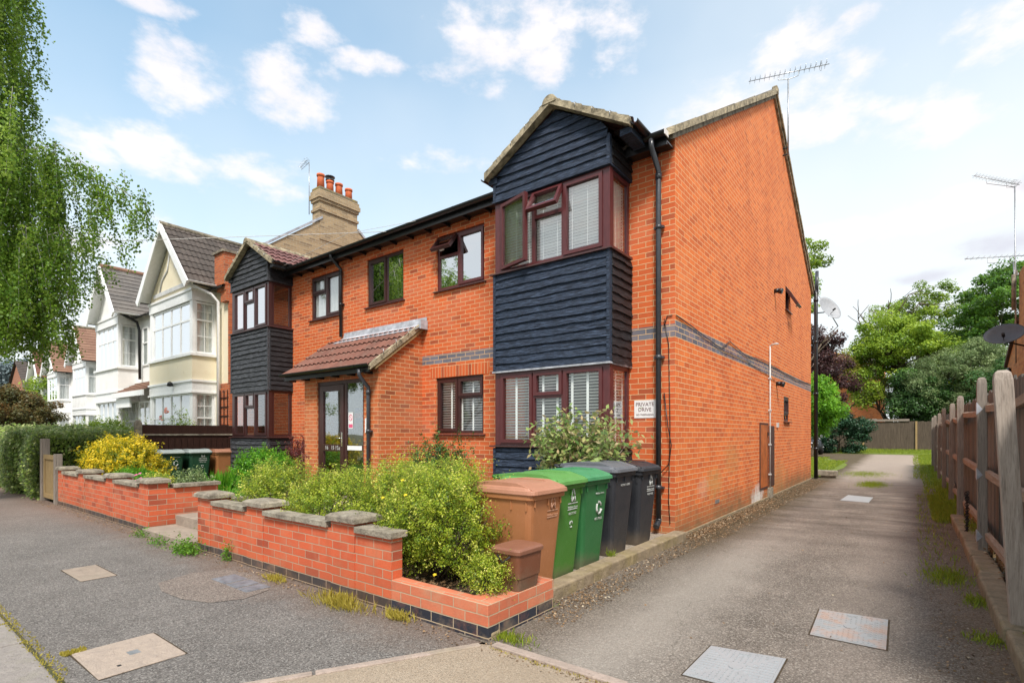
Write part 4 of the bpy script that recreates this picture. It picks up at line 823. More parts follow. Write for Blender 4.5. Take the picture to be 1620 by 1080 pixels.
fr.build('door_frame', 'frame_d', P)
dr = MB(TP); dr.box(-9.25, -9.14, D0 - .05, D0 + .012, .28, 2.33); dr.box(-8.58, -8.47, D0 - .05, D0 + .012, .28, 2.33); dr.box(-9.14, -8.58, D0 - .05, D0 + .012, 2.22, 2.33); dr.box(-9.14, -8.58, D0 - .05, D0 + .012, 1.07, 1.20); dr.box(-9.14, -8.58, D0 - .05, D0 + .012, .28, .42); dr.build('door', 'frame_d', P)
mb = MB(TP); mb.box(-9.14, -8.58, D0 - .02, D0 - .014, .42, 1.07); mb.box(-9.14, -8.58, D0 - .02, D0 - .014, 1.2, 2.22); mb.box(-8.39, -7.90, D0 - .02, D0 - .014, 1.19, 2.34); mb.box(-8.39, -7.90, D0 - .02, D0 - .014, .33, 1.09); mb.build('pane', 'glass', P)
mb = MB(TP); mb.box(-8.54, -8.50, D0 + .012, D0 + .02, 1.17, 1.43); mb.tube([(-8.52, D0 + .02, 1.32), (-8.52, D0 + .06, 1.32), (-8.66, D0 + .06, 1.32)], .009, 6); mb.build('door_handle', 'chrome', P)
MB(TP).box(-8.36, -7.93, D0, D0 + .006, 1.10, 1.18).build('letter_plate', 'white', P)
for s_, x in (('16', -9.02), ('15', -8.82), ('15a', -8.66)): text(P, s_, .11, 'logo', (x, PYF - D0 - .014, 1.10), (1, 0, 0), (0, 0, 1), name='door_number')
nt = MB(TP).box(-8.35, -8.21, D0 - .012, D0 - .010, 1.50, 1.80).build('door_notice', 'signw', P)
mb = MB(TP); mb.box(-8.34, -8.22, D0 - .0098, D0 - .009, 1.515, 1.58); mb.lathe((0, 0, 0), [(0, 0)], 3) if 0 else None
for k in range(16):
    a, b = 2 * math.pi * k / 16, 2 * math.pi * (k + 1) / 16; mb.add([(-8.28 + r_ * math.cos(t_), D0 - .0095, 1.70 + r_ * 1.1 * math.sin(t_)) for r_, t_ in ((.055, a), (.055, b), (.042, b), (.042, a))], [(0, 1, 2, 3)])
mb.add([(-8.32, D0 - .0094, 1.735), (-8.31, D0 - .0094, 1.745), (-8.24, D0 - .0094, 1.665), (-8.25, D0 - .0094, 1.655)], [(0, 1, 2, 3)]); mb.build('notice_print', 'pink', P)
mb = MB(TP); mb.box(-8.90, -8.66, -.60, -.59, 1.62, 1.72); mb.box(-8.90, -8.66, -.60, -.59, 1.82, 1.92); mb.build('lobby_notice', 'navy', P); MB(TP).box(-8.90, -8.66, -.60, -.59, 1.725, 1.815).build('lobby_notice', 'redn', P)
MB(TP).box(-7.77, -7.70, 0, .02, 1.42, 1.68).build('door_entry_panel', 'signw', P, bevel=.004)
downpipe(AP, -7.62, 5.755, .2, 2.22, 5.56, r=.034)
downpipe(AP, -9.94, 6.78, 3.52, 5.0, 6.53, 'black', .034, shoe=False)
downpipe(AP, -2.72, 6.775, .22, 4.95, 6.53, 'grey_pipe', .036)
mb = MB(); mb.tube([(SX + .12, RY + .10, .02), (SX + .12, RY + .10, 5.75), (SX + .06, RY + .25, 5.95)], .055, 12); [mb.tube([(SX + .12, RY + .10, z), (SX + .12, RY + .10, z + .08)], .07, 12) for z in (.9, 2.6, 4.2, 5.5)]; mb.build('downpipe', 'black', AP)
MB().tube([(SX + .12, RY + .25, 5.8), (SX + .12, RY + .33, 6.5)], .05, 10).build('vent_pipe', 'grey_pipe', AP)
# meter doors, overflow pipe and vents on the flank
md = MB(TS); md.box(11.69, 12.38, -.02, .012, .27, 1.60); md.build('meter_door', 'orange_door', AP, bevel=.004); mb = MB(TS)
for y0, y1, z0, z1 in ((11.66, 11.69, .24, 1.63), (12.38, 12.41, .24, 1.63), (11.69, 12.38, 1.60, 1.63), (11.69, 12.38, .24, .27)): mb.box(y0, y1, -.02, .018, z0, z1)
mb.box(12.32, 12.40, .018, .035, 1.36, 1.44); mb.build('meter_frame', 'brown_door', AP)
MB(TS).box(12.56, 13.06, -.02, .015, .24, 1.58).build('meter_door', 'brown_door', AP, bevel=.004)
MB(TS).box(12.40, 12.75, .0, .05, -.02, .22).build('pipe_casing', 'coping', AP)
mb = MB(TS); mb.tube([(12.50, .035, .1), (12.50, .035, 3.33)], .014, 8); mb.tube([(12.50, .035, 3.33), (12.50, .14, 3.36), (12.50, .2, 3.35)], .018, 8); [mb.box(12.47, 12.53, 0, .06, z, z + .03) for z in (.5, 1.15, 1.9, 2.6)]; mb.build('overflow_pipe', 'greyp', AP)
for y, z in ((13.12, 4.66), (13.33, 2.56)): MB(TS).tube([(y, 0, z), (y, .10, z)], .05, 12).tube([(y, .10, z - .01), (y, .17, z - .03)], .062, 12).build('flue_outlet', 'black', AP)
MB(TS).box(8.62, 8.84, -.0, .006, .28, .34).build('air_brick', 'metal', AP); MB(TS).box(13.35, 13.5, 0, .03, 1.55, 1.66).build('socket_box', 'greyp', AP)
mb = MB(TS); mb.tube([(6.86, .012, 2.98), (7.4, .014, 2.94), (8.2, .016, 2.86), (8.9, .016, 2.80), (9.4, .016, 2.99), (10.4, .016, 2.88), (12.0, .016, 2.95), (14, .016, 2.90), (16, .016, 2.86), (18.4, .016, 2.94)], .008, 5); mb.tube([(9.0, .012, 2.78), (10.5, .012, 2.78), (12.4, .012, 2.68), (13.2, .012, 2.60)], .006, 5)
mb.build('cable', 'black', AP)
mb = MB(T); mb.tube([(-2.66, .02, 2.95), (-2.60, .012, 2.6), (-2.58, .012, 1.5), (-2.60, .012, .5), (-2.58, .012, .2)], .005, 5); mb.tube([(-2.66, .02, 1.95), (-2.60, .04, 1.5), (-2.55, .05, 1.25), (-2.58, .05, 1.0), (-2.72, .05, .85)], .007, 5); mb.tube([(-2.55, .012, 2.98), (-2.62, .012, 2.98), (-2.66, .02, 2.85)], .007, 5); mb.build('cable', 'black', AP)
# painted plinth line at the drive side
MB(TS).box(FY, RY, -.01, .028, -.1, .035).build('plinth', 'kerb', AP)
# ------------------------------------------------------------------ garden walls, gate, fences
def pier_cap(x0, x1, y0, y1, z):
    mb = MB(); vs = []
    for zz, k in ((z, 0), (z + .042, .003), (z + .062, .035)): vs.append([(x0 + k, y0 + k, zz), (x1 - k, y0 + k, zz), (x1 - k, y1 - k, zz), (x0 + k, y1 - k, zz)])
    return mb.loft(vs)
def coping(x0, x1, y0, y1, z, ax=0):
    mb = MB(); L = (x1 - x0) if ax == 0 else (y1 - y0); n = max(1, round(L / .62))
    for i in range(n):
        a, b = i / n * L + .004, (i + 1) / n * L - .004; j = random.uniform(-.006, .006)
        if ax == 0: mb.box(x0 + a, x0 + b, y0 + j, y1 + j, z, z + .05 + j * .4)
        else: mb.box(x0 + j, x1 + j, y0 + a, y0 + b, z, z + .05 + j * .4)
    return mb
W = thing('garden_wall', 'low red brick front garden wall with grey stone coping beside the pavement, right of the steps', 'garden wall', (-4.6, 2.72, 0))
mb = MB(); mb.box(-6.82, -3.27, 2.69, 2.80, -.1, .57)
for a, b in ((-6.84, -6.50), (-5.62, -5.28), (-4.08, -3.74)): mb.box(a, b, 2.682, 2.92, -.1, .64)
mb.box(-6.838, -6.72, 2.80, 3.75, -.1, .55); mb.build('brickwork', 'brick_wall', W)
for a, b in ((-6.45, -5.66), (-5.24, -4.12), (-3.72, -3.24)): coping(a, b, 2.655, 2.835, .572).build('coping', 'coping', W, bevel=.004)
coping(-6.87, -6.69, 2.98, 3.78, .553, 1).build('coping', 'coping', W, bevel=.004)
for a, b in ((-6.88, -6.46), (-5.66, -5.24), (-4.12, -3.70)): pier_cap(a, b, 2.645, 2.95, .642).build('pier_cap', 'coping', W, bevel=.004)
mb = MB(); mb.box(-3.268, -2.27, 2.686, 2.80, -.1, .25); mb.box(-2.49, -2.272, 2.80, 3.50, -.1, .248); mb.build('low_brickwork', 'brick_low', W, bevel=.006)
MB().box(-2.40, -2.262, 2.72, 2.82, -.05, .05).build('broken_foot', 'kerb', W, bevel=.012)
W = thing('garden_wall', 'low red brick garden wall running from the wooden gate to the left side of the steps', 'garden wall', (-11, 2.74, 0))
mb = MB(); mb.box(-13.28, -8.52, 2.70, 2.82, -.1, .63)
for a, b in ((-13.3, -13.0), (-11.9, -11.55), (-10.35, -10.0), (-8.84, -8.50)): mb.box(a, b, 2.692, 2.94, -.1, .70)
mb.box(-8.60, -8.503, 2.85, 3.62, -.1, .62); mb.build('brickwork', 'brick_wall', W)
for a, b in ((-12.96, -11.94), (-11.51, -10.39), (-9.96, -8.88)): coping(a, b, 2.665, 2.855, .632).build('coping', 'coping', W, bevel=.004)
coping(-8.64, -8.46, 3.0, 3.65, .623, 1).build('coping', 'coping', W, bevel=.004)
for a, b in ((-13.34, -12.96), (-11.94, -11.51), (-10.39, -9.96), (-8.88, -8.46)): pier_cap(a, b, 2.655, 2.97, .702).build('pier_cap', 'coping', W, bevel=.004)
G = thing('garden_gate', 'pale wooden garden gate between grey posts at the left end of the brick wall', 'gate', (-13.95, 2.72, 0))
MB().box(-13.50, -13.38, 2.66, 2.78, 0, 1.0).build('gate_post', 'fence_post', G, bevel=.006); MB().box(-14.60, -14.47, 2.66, 2.80, 0, 1.30).build('gate_post', 'fence_post', G, bevel=.006)
mb = MB(); mb.box(-14.46, -13.52, 2.69, 2.73, .88, .97); mb.box(-14.46, -13.52, 2.69, 2.73, .08, .16); mb.box(-14.46, -14.38, 2.69, 2.73, .16, .88); mb.box(-13.60, -13.52, 2.69, 2.73, .16, .88)
for i in range(8): mb.box(-14.37 + i * .096, -14.285 + i * .096, 2.715, 2.735, .16, .88)
mb.build('gate_leaf', 'gatewood', G)
# brown fence on the left boundary, running back beside the bins
F = thing('garden_fence', 'dark brown close boarded fence with a weathered capping behind the green bins on the left', 'fence', (-15.0, 4.6, 0))
MB().box(-14.66, -14.60, 4.55, 7.05, .1, 1.36).build('fence_panel', 'fence_brown', F)
mb = MB(); mb.box(-14.60, -14.585, 4.5, 7.05, .2, 1.30)
[mb.box(-14.588, -14.572, y, y + .125, .2, 1.295) for y in np.arange(4.5, 6.9, .14)]; mb.build('fence_board', 'fence_brown', F)
MB().box(-14.68, -14.56, 4.5, 7.05, 1.36, 1.40).build('capping', 'coping', F, bevel=.005)
MB().box(-14.67, -14.575, 4.5, 7.05, 1.40, 1.62).build('gravel_board', 'fence_brown', F)
mb = MB(); mb.loft([[(-14.69, 4.36, z), (-14.56, 4.36, z), (-14.56, 4.49, z), (-14.69, 4.49, z)] for z in (0, 1.66)] + [[(-14.66, 4.39, 1.73), (-14.59, 4.39, 1.73), (-14.59, 4.46, 1.73), (-14.66, 4.46, 1.73)]]); mb.build('fence_post', 'coping', F)
# drive side fence: big posts, three bowed rails, upright boards behind
FX = .72
F = thing('drive_fence', 'tall weathered timber fence with thick posts and bowed rails along the right of the drive', 'fence', (FX, 10, 0))
posts = [(4.88, 0), (7.75, 0), (11.0, 0), (13.7, 0), (16.5, 0), (19.8, 0), (22.8, 0), (25.6, 0)]
for i, (y, _) in enumerate(posts):
    w = .042 if i else .050; top = 1.99 + random.uniform(-.02, .02); lean = (-.095 if i == 0 else random.uniform(-.02, .02)); dy = .07 if i == 0 else 0
    x0 = FX - .12 + random.uniform(-.01, .01)
    if i == 0: x0 = .575; top = 1.82
    secs = []
    for z, k in ((0, 1), (top * .5, 1), (top - .05, 1), (top, .75), (top + .02, .3)):
        cx = x0 + lean * z / 2; cy = y + dy * z / 2; k = .85 if k == .75 else (.5 if k == .3 else k); secs.append([(cx - w * k, cy - w * k, z), (cx + w * k, cy - w * k, z), (cx + w * k, cy + w * k, z), (cx - w * k, cy + w * k, z)])
    MB().loft(secs).build('fence_post', 'fence_post' if i else 'fence_near', F, bevel=.004)
ys = [3.2] + [p[0] for p in posts]
for zi, z in enumerate((1.70, .98, .30)):
    for i, (a, b) in enumerate(zip(ys, ys[1:])):
        mb = MB(); secs = []; n = 6; sag = random.uniform(.02, .07)
        for k in range(n + 1):
            f = k / n; y = a + .05 + (b - a - .10) * f; zz = z - .02 * (i % 2) - sag * math.sin(math.pi * f); xx = FX - .06 + .05 * math.sin(math.pi * f)
            secs.append([(xx - .035, y, zz - .04), (xx - .04, y, zz + .03), (xx + .0, y, zz + .05), (xx + .03, y, zz - .035)])
        mb.loft(secs).build('fence_rail', 'fence_rail', F)
mb = MB(); y = 3.0
while y < 26:
    w = random.uniform(.095, .115); t = 1.92 + random.uniform(-.03, .03); x = FX + .02 + random.uniform(0, .012); l = random.uniform(-.01, .01)
    mb.add([(x, y, .16), (x + .018, y, .16), (x + .012, y + w, .16), (x, y + w, .16), (x, y + l, t), (x + .018, y + l, t), (x + .012, y + w + l, t), (x, y + w + l, t)], [(0, 1, 2, 3), (4, 5, 6, 7), (0, 1, 5, 4), (1, 2, 6, 5), (2, 3, 7, 6), (3, 0, 4, 7)]); y += w * .93
mb.build('fence_board', 'fence_board', F, merge=False)
for a, b in ((5.1, 7.6), (7.8, 10.2), (10.3, 12.8)): MB().box(FX - .02, FX + .005, a + .05, b, .02, .17).build('gravel_board', 'gatewood', F)
for y in (6.75,): MB().loft([[(FX - .03, y - .05, z), (FX + .05, y - .05, z), (FX + .05, y + .03, z), (FX - .03, y + .03, z)] for z in (.0, .75)]).build('spur_post', 'fence_post', F)
mb = MB()
for z in (1.68, .96, .28): MB().add([(FX - .167, 7.70, z + .07), (FX - .167, 7.70, z - .07), (FX - .115, 7.702, z - .01), (FX - .167, 7.80, z + .05), (FX - .167, 7.80, z - .05)], [(0, 1, 2), (0, 1, 4, 3)]).build('rail_bracket', 'lead', F)
# rusty chain hung on the fence
mb = MB()
for s_, (yy, off) in enumerate(((9.05, 0), (9.15, .02))):
    for i in range(16):
        z = .62 - i * .036; c = Vector((FX - .17 + off, yy + .012 * math.sin(i), z)); a = (i % 2) * math.pi / 2
        mb.tube([tuple(c + Vector((math.cos(a) * .014 * math.cos(t), math.sin(a) * .014 * math.cos(t), .026 * math.sin(t)))) for t in [2 * math.pi * k / 10 for k in range(11)]], .005, 5)
tag(mb.build('chain', 'tyre'), 'dark rusty double chain hanging from a rail of the drive fence', 'chain')
# fence closing the far end
F = thing('back_fence', 'old silvery board fence closing the far end of the drive', 'fence', (-1.5, 42, .35))
mb = MB(); x = -7.0
while x < 1.4: w = random.uniform(.13, .17); mb.box(x, x + w + .008, 42 + random.uniform(0, .02), 42.03 + random.uniform(0, .02), .33, 2.2 + random.uniform(-.03, .03)); x += w
mb.build('fence_board', 'fence_far', F, merge=False); MB().box(-7.0, -.2, 41.94, 42.12, 2.22, 2.36).build('capping', 'fence_post', F)
for x in (-5.5, -2.7, .1): MB().box(x, x + .1, 41.93, 41.995, .33, 2.2).build('fence_post', 'gatewood', F)
# ------------------------------------------------------------------ wheelie bins
def wheelie(loc, body, lid, label, rot=0, s=1., group='wheelie bins in a row along the house', first=None, printf=None, HZ=.95, DX=.93):
    root = thing('wheelie_bin', label, 'wheelie bin', loc, group); S = s
    b = MB(); o = Vector(loc)
    def rr(w, d, z, r=.05, cx=0): return [(o.x + p[0], o.y + p[1], o.z + p[2] * HZ) for p in rrect(cx, 0, d * DX, w, r, z)]
    b.loft([rr(.38 * S, .50 * S, 0), rr(.39 * S, .52 * S, .03), rr(.52 * S, .66 * S, .90 * S)], caps=False); b.add(rr(.38 * S, .50 * S, 0), [list(range(16))])
    b.loft([rr(.525 * S, .665 * S, .895 * S), rr(.555 * S, .71 * S, .90 * S), rr(.555 * S, .71 * S, .955 * S), rr(.52 * S, .66 * S, .96 * S)])
    for yy in (-.2, 0, .2): b.box(o.x + .30 * S, o.x + .32 * S, o.y + yy * S - .006, o.y + yy * S + .006, o.z + .79 * S, o.z + .85 * S)
    for xx in (-.12, .1, .26): b.box(o.x + xx * S - .006, o.x + xx * S + .006, o.y - .265 * S, o.y - .25 * S, o.z + .76 * S, o.z + .85 * S)
    B = b.build('bin_body', body, root, bevel=.008)
    l = MB()
    l.loft([rr(.57 * S, .74 * S, .945 * S, .06, .01), rr(.58 * S, .75 * S, .95 * S, .06, .01), rr(.57 * S, .74 * S, .985 * S, .06, .01), rr(.55 * S, .70 * S, .988 * S, .06, .0), rr(.535 * S, .68 * S, 1.005 * S, .06, 0), rr(.46 * S, .50 * S, 1.035 * S, .07, -.03), rr(.25 * S, .3 * S, 1.045 * S, .07, -.03)])
    for yy in (-.21, .21): l.loft([[(o.x + x * S, o.y + (yy + e) * S, o.z + z * S * HZ) for x, z in ((-.36, .99), (-.34, 1.03), (-.1, 1.055), (.15, 1.05), (.32, 1.0), (.33, .985))] for e in (-.045, -.03, .03, .045)])
    Lo = l.build('bin_lid', lid, root, bevel=.006)
    h = MB(); h.tube([(o.x - .37 * S, o.y - .24 * S, o.z + .93 * S), (o.x - .44 * S, o.y - .22 * S, o.z + .95 * S), (o.x - .44 * S, o.y + .22 * S, o.z + .95 * S), (o.x - .37 * S, o.y + .24 * S, o.z + .93 * S)], .016, 8); h.build('handle', body, root)
    for yy in (-.27, .27): MB().tube([(o.x - .24 * S, o.y + yy * S * .86 - .025, o.z + .10), (o.x - .24 * S, o.y + yy * S * .86 + .025, o.z + .10)], .10, 18).build('wheel', 'tyre', root)
    if printf: printf(root, o, S)
    root.rotation_euler = (0, 0, R(rot)); return root
def face(o, S, z): return o.x + (.2418 + (.3069 - .2418) * (z - .0285 * S) / (.8265 * S)) * S + .003
def council(mat, k=1, full=True, cy=.0):
    def f(root, o, S):
        tl = .0722
        def t(s, size, z, dy=0): return text(root, s, size, mat, (face(o, S, z) + .004, o.y + cy + dy, o.z + z), (0, 1, 0), (tl, 0, 1), name='bin_print')
        t('Waltham Forest', .042 * k, .66); t('RECYCLES', .045 * k, .60) if full else None
        mb = MB()
        for yy, zz, w in ((0, .70, .26), (0, .645, .26)): mb.box(face(o, S, zz) + .001, face(o, S, zz) + .003, o.y + cy - w / 2 * k, o.y + cy + w / 2 * k, o.z + zz, o.z + zz + .008)
        X = face(o, S, .80) - .001
        for a, b in zip([(-.05, .72), (-.045, .77), (-.02, .82), (0, .84), (.02, .82), (.045, .77), (.05, .72)], [(-.045, .77), (-.02, .82), (0, .84), (.02, .82), (.045, .77), (.05, .72)]):
            mb.tube([(X, o.y + cy + a[0] * k, o.z + a[1]), (X + .001, o.y + cy + b[0] * k, o.z + b[1])], .006, 4)
        mb.tube([(X, o.y + cy - .02, o.z + .72), (X + .001, o.y + cy, o.z + .76), (X, o.y + cy + .02, o.z + .72)], .006, 4)
        mb.build('bin_print', mat, root)
    return f
def recyc(root, o, S):
    mb = MB(); X = face(o, S, .62) + .002
    for k in range(3):
        a = 2 * math.pi * k / 3 + .3; mb.tube([(X, o.y + .06 + .045 * math.cos(a + t), o.z + .60 + .06 * math.sin(a + t)) for t in (0, .5, 1, 1.5)], [.010, .010, .010, .016], 5)
    mb.box(X - .003, X, o.y - .02, o.y + .14, o.z + .72, o.z + .727); mb.build('bin_print', 'logo', root)
    text(root, 'RECYCLES', .032, 'logo', (face(o, S, .5) + .004, o.y + .06, o.z + .48), (0, 1, 0), (.0722, 0, 1), name='bin_print'); text(root, 'Waltham Forest', .026, 'logo', (face(o, S, .76) + .004, o.y + .06, o.z + .74), (0, 1, 0), (.0722, 0, 1), name='bin_print')
def hotash(root, o, S): text(root, 'NO HOT ASHES', .034, 'logo', (face(o, S, .78) + .004, o.y + .02, o.z + .77), (0, 1, 0), (.0722, 0, 1), name='bin_print')
def smallre(root, o, S):
    council('logo', .68, True, .05)(root, o, S); mb = MB(); X = face(o, S, .5) + .002
    for k in range(3): a = 2 * math.pi * k / 3; mb.tube([(X, o.y + .04 + .022 * math.cos(a + t), o.z + .51 + .03 * math.sin(a + t)) for t in (0, .6, 1.2)], .006, 5)
    mb.build('bin_print', 'logo', root)
wheelie((-2.70, 3.62, .055), 'bin_brown', 'lid_brown', 'large orange brown wheelie bin nearest the low wall corner', s=.95, printf=council('faint', .6, False, .08))
wheelie((-2.80, 4.13, .055), 'bin_lime', 'lid_lime', 'bright grass green wheelie bin beside the orange brown one', s=.985, rot=1.5, printf=smallre)
wheelie((-2.82, 4.68, .055), 'bin_green', 'lid_green', 'mid green wheelie bin with a recycling arrow mark beside the charcoal one', s=.985, rot=-1, printf=recyc)
wheelie((-2.86, 5.36, .055), 'bin_grey', 'lid_grey', 'charcoal wheelie bin with a faded grey lid and one line of white print', s=1.03, rot=1, printf=hotash)
wheelie((-2.86, 6.08, .055), 'bin_grey', 'bin_grey', 'black wheelie bin with white crest print next to the drainpipe', s=1.0, rot=-1, printf=council('logo', .78, True, .05))
c = thing('food_caddy', 'small brown lidded food waste caddy in front of the large brown bin', 'caddy', (-2.375, 3.16, .25))
mb = MB(); o = (-2.375, 3.16)
mb.loft([rrect(o[0], o[1], .20, .25, .03, .25), rrect(o[0], o[1], .225, .275, .03, .34), rrect(o[0], o[1], .235, .285, .03, .343), rrect(o[0], o[1], .25, .31, .03, .52)]); mb.build('caddy_body', 'caddy', c, bevel=.004)
mb = MB(); mb.loft([rrect(o[0], o[1], .275, .335, .04, .52), rrect(o[0], o[1], .28, .34, .04, .55), rrect(o[0], o[1], .25, .31, .05, .565), rrect(o[0], o[1], .15, .2, .05, .57)]); mb.build('caddy_lid', 'caddy_lid', c, bevel=.004)
MB().tube([(o[0] - .06, o[1] - .17, .51), (o[0], o[1] - .185, .46), (o[0] + .06, o[1] - .17, .51)], .007, 6).build('handle', 'tyre', c)
g = 'wheelie bins by the brown fence'
wheelie((-14.15, 4.90, .10), 'bin_dark', 'lid_pale', 'dark green wheelie bin with a pale lid nearest the yellow shrub', rot=1, s=.93, group=g, printf=recyc)
wheelie((-14.12, 5.50, .10), 'bin_dark', 'lid_pale', 'dark green wheelie bin with a pale lid, in the middle by the brown fence', rot=-1, s=.93, group=g, printf=smallre)
wheelie((-14.15, 6.10, .10), 'bin_brown', 'lid_brown', 'brown lidded wheelie bin half hidden behind the dark green ones', rot=0, s=.92, group=g)
# ------------------------------------------------------------------ signs, aerials, dishes
s_ = thing('drive_sign', 'white enamel sign reading PRIVATE DRIVE screwed to the brick beside the drainpipe', 'sign', (-2.95, 6.83, 1.74))
MB(tfY(FY)).box(-3.095, -2.785, .0, .006, 1.62, 1.865).build('sign_plate', 'signw', s_)
text(s_, 'PRIVATE', .072, 'ink', (-2.94, FY - .008, 1.785), (1, 0, 0), (0, 0, 1)); text(s_, 'DRIVE', .072, 'ink', (-2.94, FY - .008, 1.712), (1, 0, 0), (0, 0, 1)); text(s_, 'NO TRESPASSING', .032, 'ink', (-2.94, FY - .008, 1.655), (1, 0, 0), (0, 0, 1))
def aerial(name, label, base, ztop, ctr, dirv, L, n, mastfoot, el=.0, sc=1., group=None, brk=None):
    r = thing(name, label, 'aerial', base, group); MB().tube([mastfoot, (base[0], base[1], ztop)], .017 * sc, 8).build('mast', 'metal', r)
    d = Vector(dirv).normalized(); p = Vector((-d.y, d.x, 0)).normalized(); c = Vector(ctr); mb = MB(); mb.tube([c - d * L / 2, c + d * L / 2], .009 * sc, 6)
    for i in range(n): q = c - d * L / 2 + d * (L * (i + .3) / n); w = .11 * sc * (1 + .35 * i / n); v = Vector((0, 0, .05)) * sc; mb.tube([q - p * w - v * .4, q + p * w + v], .005 * sc, 4); mb.tube([q - p * w * .8 + v, q + p * w * .8 - v * .4], .004 * sc, 4)
    q = c + d * L * .40
    for e in (-1, 1): mb.tube([q + Vector((0, 0, .03 * e)) - p * .12 * sc, q + Vector((0, 0, .12 * e)) * sc, q + Vector((0, 0, .03 * e)) + p * .12 * sc], .005 * sc, 4)
    mb.tube([c - d * .22 + Vector((0, 0, 0)), c - d * .22 + Vector((0, 0, -.12)), Vector((base[0], base[1], ztop - .02)), c + d * .22 + Vector((0, 0, -.12)), c + d * .22], .008 * sc, 5)
    mb.build('antenna', 'metal', r)
    if brk:
        for z in brk: MB().tube([(base[0], base[1], z), (base[0] - .18 * (1 if base[0] > -2.6 else 0), base[1], z)], .018, 6).build('bracket', 'tyre', r)
    return r
aerial('tv_aerial', 'long yagi television aerial on a tall mast bracketed to the brick gable', (-2.40, 14.08, 8.0), 9.98, (-2.40, 14.08, 10.12), (1, .35, .03), 1.75, 16, (-2.40, 14.08, 8.12), brk=(8.32, 8.16))
aerial('tv_aerial', 'tilted television aerial at the top of the grey mast on the right hand house', (1.82, 16.3, 3.2), 7.0, (1.50, 16.10, 7.15), (.75, .5, -.22), 1.0, 14, (1.84, 16.3, 3.0), sc=.8)
aerial('tv_aerial', 'flat television aerial on a bent arm beside the grey mast of the right hand house', (1.80, 16.35, 4.6), 5.30, (1.55, 16.3, 5.45), (.9, .45, 0), 1.35, 12, (1.84, 16.35, 4.55), sc=.7)
def dish(name, label, c, aim, r, mat, wall):
    t = thing(name, label, 'satellite dish', c); d = Vector(aim).normalized(); c = Vector(c); u = d.orthogonal().normalized(); v = d.cross(u); mb = MB(); secs = []
    for k in range(7): f = k / 6; secs.append([tuple(c + (u * math.cos(a) + v * math.sin(a)) * r * f + d * (r * .28 * f * f)) for a in [2 * math.pi * i / 24 for i in range(24)]])
    mb.loft(secs[1:], True, False); mb.add(secs[1], [list(range(24))], smooth=True); o = mb.build('reflector', mat, t, recalc=True)
    sm = o.modifiers.new('s', 'SOLIDIFY'); sm.thickness = .006
    f = c + d * r * .75 - Vector((0, 0, r * .35)); MB().tube([tuple(c - Vector((0, 0, r * .55)) + d * r * .12), tuple(f)], .007, 6).build('feed_arm', 'tyre', t); MB().tube([tuple(f), tuple(f - d * .09)], .028, 8).build('receiver', 'tyre', t)
    MB().tube([tuple(c), tuple(c - d * .12), tuple(Vector(wall))], .018, 6).build('bracket', 'tyre', t)
dish('satellite_dish', 'pale grey satellite dish bracketed to the rear corner of the brick building', (-2.16, 19.1, 5.30), (.75, -.45, .42), .42, 'dish', (SX + .05, 18.62, 5.15))
dish('satellite_dish', 'dark grey satellite dish on the stock brick wall of the right hand house', (1.52, 15.0, 3.43), (-.15, -.6, .62), .33, 'dishd', (1.9, 15.1, 3.2))
# ------------------------------------------------------------------ covers in the paving
def cover(name, label, pts, z, mat, pattern=True, group=None):
    a, b, c_, d = [Vector((x, y, z)) for x, y in pts]; t = thing(name, label, 'manhole cover', tuple((a + c_) / 2), group)
    P_ = lambda u, v, h=0: tuple(a.lerp(b, u).lerp(d.lerp(c_, u), v) + Vector((0, 0, h)))
    mb = MB(); mb.loft([[P_(0, 0, h), P_(1, 0, h), P_(1, 1, h), P_(0, 1, h)] for h in (-.03, .004)]); mb.build('frame', mat, t)
    mb = MB(); k = .03; mb.loft([[P_(k, k, h), P_(1 - k, k, h), P_(1 - k, 1 - k, h), P_(k, 1 - k, h)] for h in (-.02, .0075)])
    if pattern:
        for i in range(13):
            for j in range(13):
                u, v = .08 + i * .07, .08 + j * .07
                if abs(u - v) < .03 or abs(u + v - 1) < .03 or (abs(u - .5) < .12 and abs(v - .5) < .12): continue
                hx, hy = (.024, .008) if (abs(u - .5) > abs(v - .5)) else (.008, .024); mb.loft([[P_(u - hx, v - hy, h), P_(u + hx, v - hy, h), P_(u + hx, v + hy, h), P_(u - hx, v + hy, h)] for h in (.007, .012)])
        mb.loft([[P_(.5 + .09 * math.cos(q), .5 + .09 * math.sin(q), h) for q in [2 * math.pi * i / 14 for i in range(14)]] for h in (.007, .0125)])
        mb.loft([[P_(.44, .86, h), P_(.56, .86, h), P_(.56, .90, h), P_(.44, .90, h)] for h in (.007, .016)])
    mb.build('cover_plate', mat, t); return t
def steelmat():
    t = NT('worn painted steel'); o = t.geo(); f = t.noise(o, 5, 6, .7, .45, .6); g = t.noise(o, 40, 4, .7, .6, .75)
    col = t.mix(f, (.34, .345, .35), (.42, .31, .26)); col = t.mix(t.m_('MULTIPLY', g, .7), col, (.12, .10, .09)); M['steel'] = t.fin(col, .55, t.bump(g, .002), .25)
    t = NT('pale worn steel'); o = t.geo(); g = t.noise(o, 40, 4, .7, .6, .75); col = t.mix(t.noise(o, 4, 5, .6), (.33, .345, .36), (.42, .43, .44)); M['steel_pale'] = t.fin(t.mix(t.m_('MULTIPLY', g, .6), col, (.16, .13, .11)), .5, t.bump(g, .002), .25)
steelmat()
cover('manhole_cover', 'pale grey square manhole cover in the drive at the bottom edge of the photo', [(-1.06, 3.00), (-.62, 3.03), (-.625, 3.60), (-1.055, 3.52)], .006, 'steel_pale')
cover('manhole_cover', 'rust tinted square manhole cover in the drive further from the pavement', [(-.57, 4.14), (-.14, 4.14), (-.15, 4.82), (-.59, 4.78)], .006, 'steel')
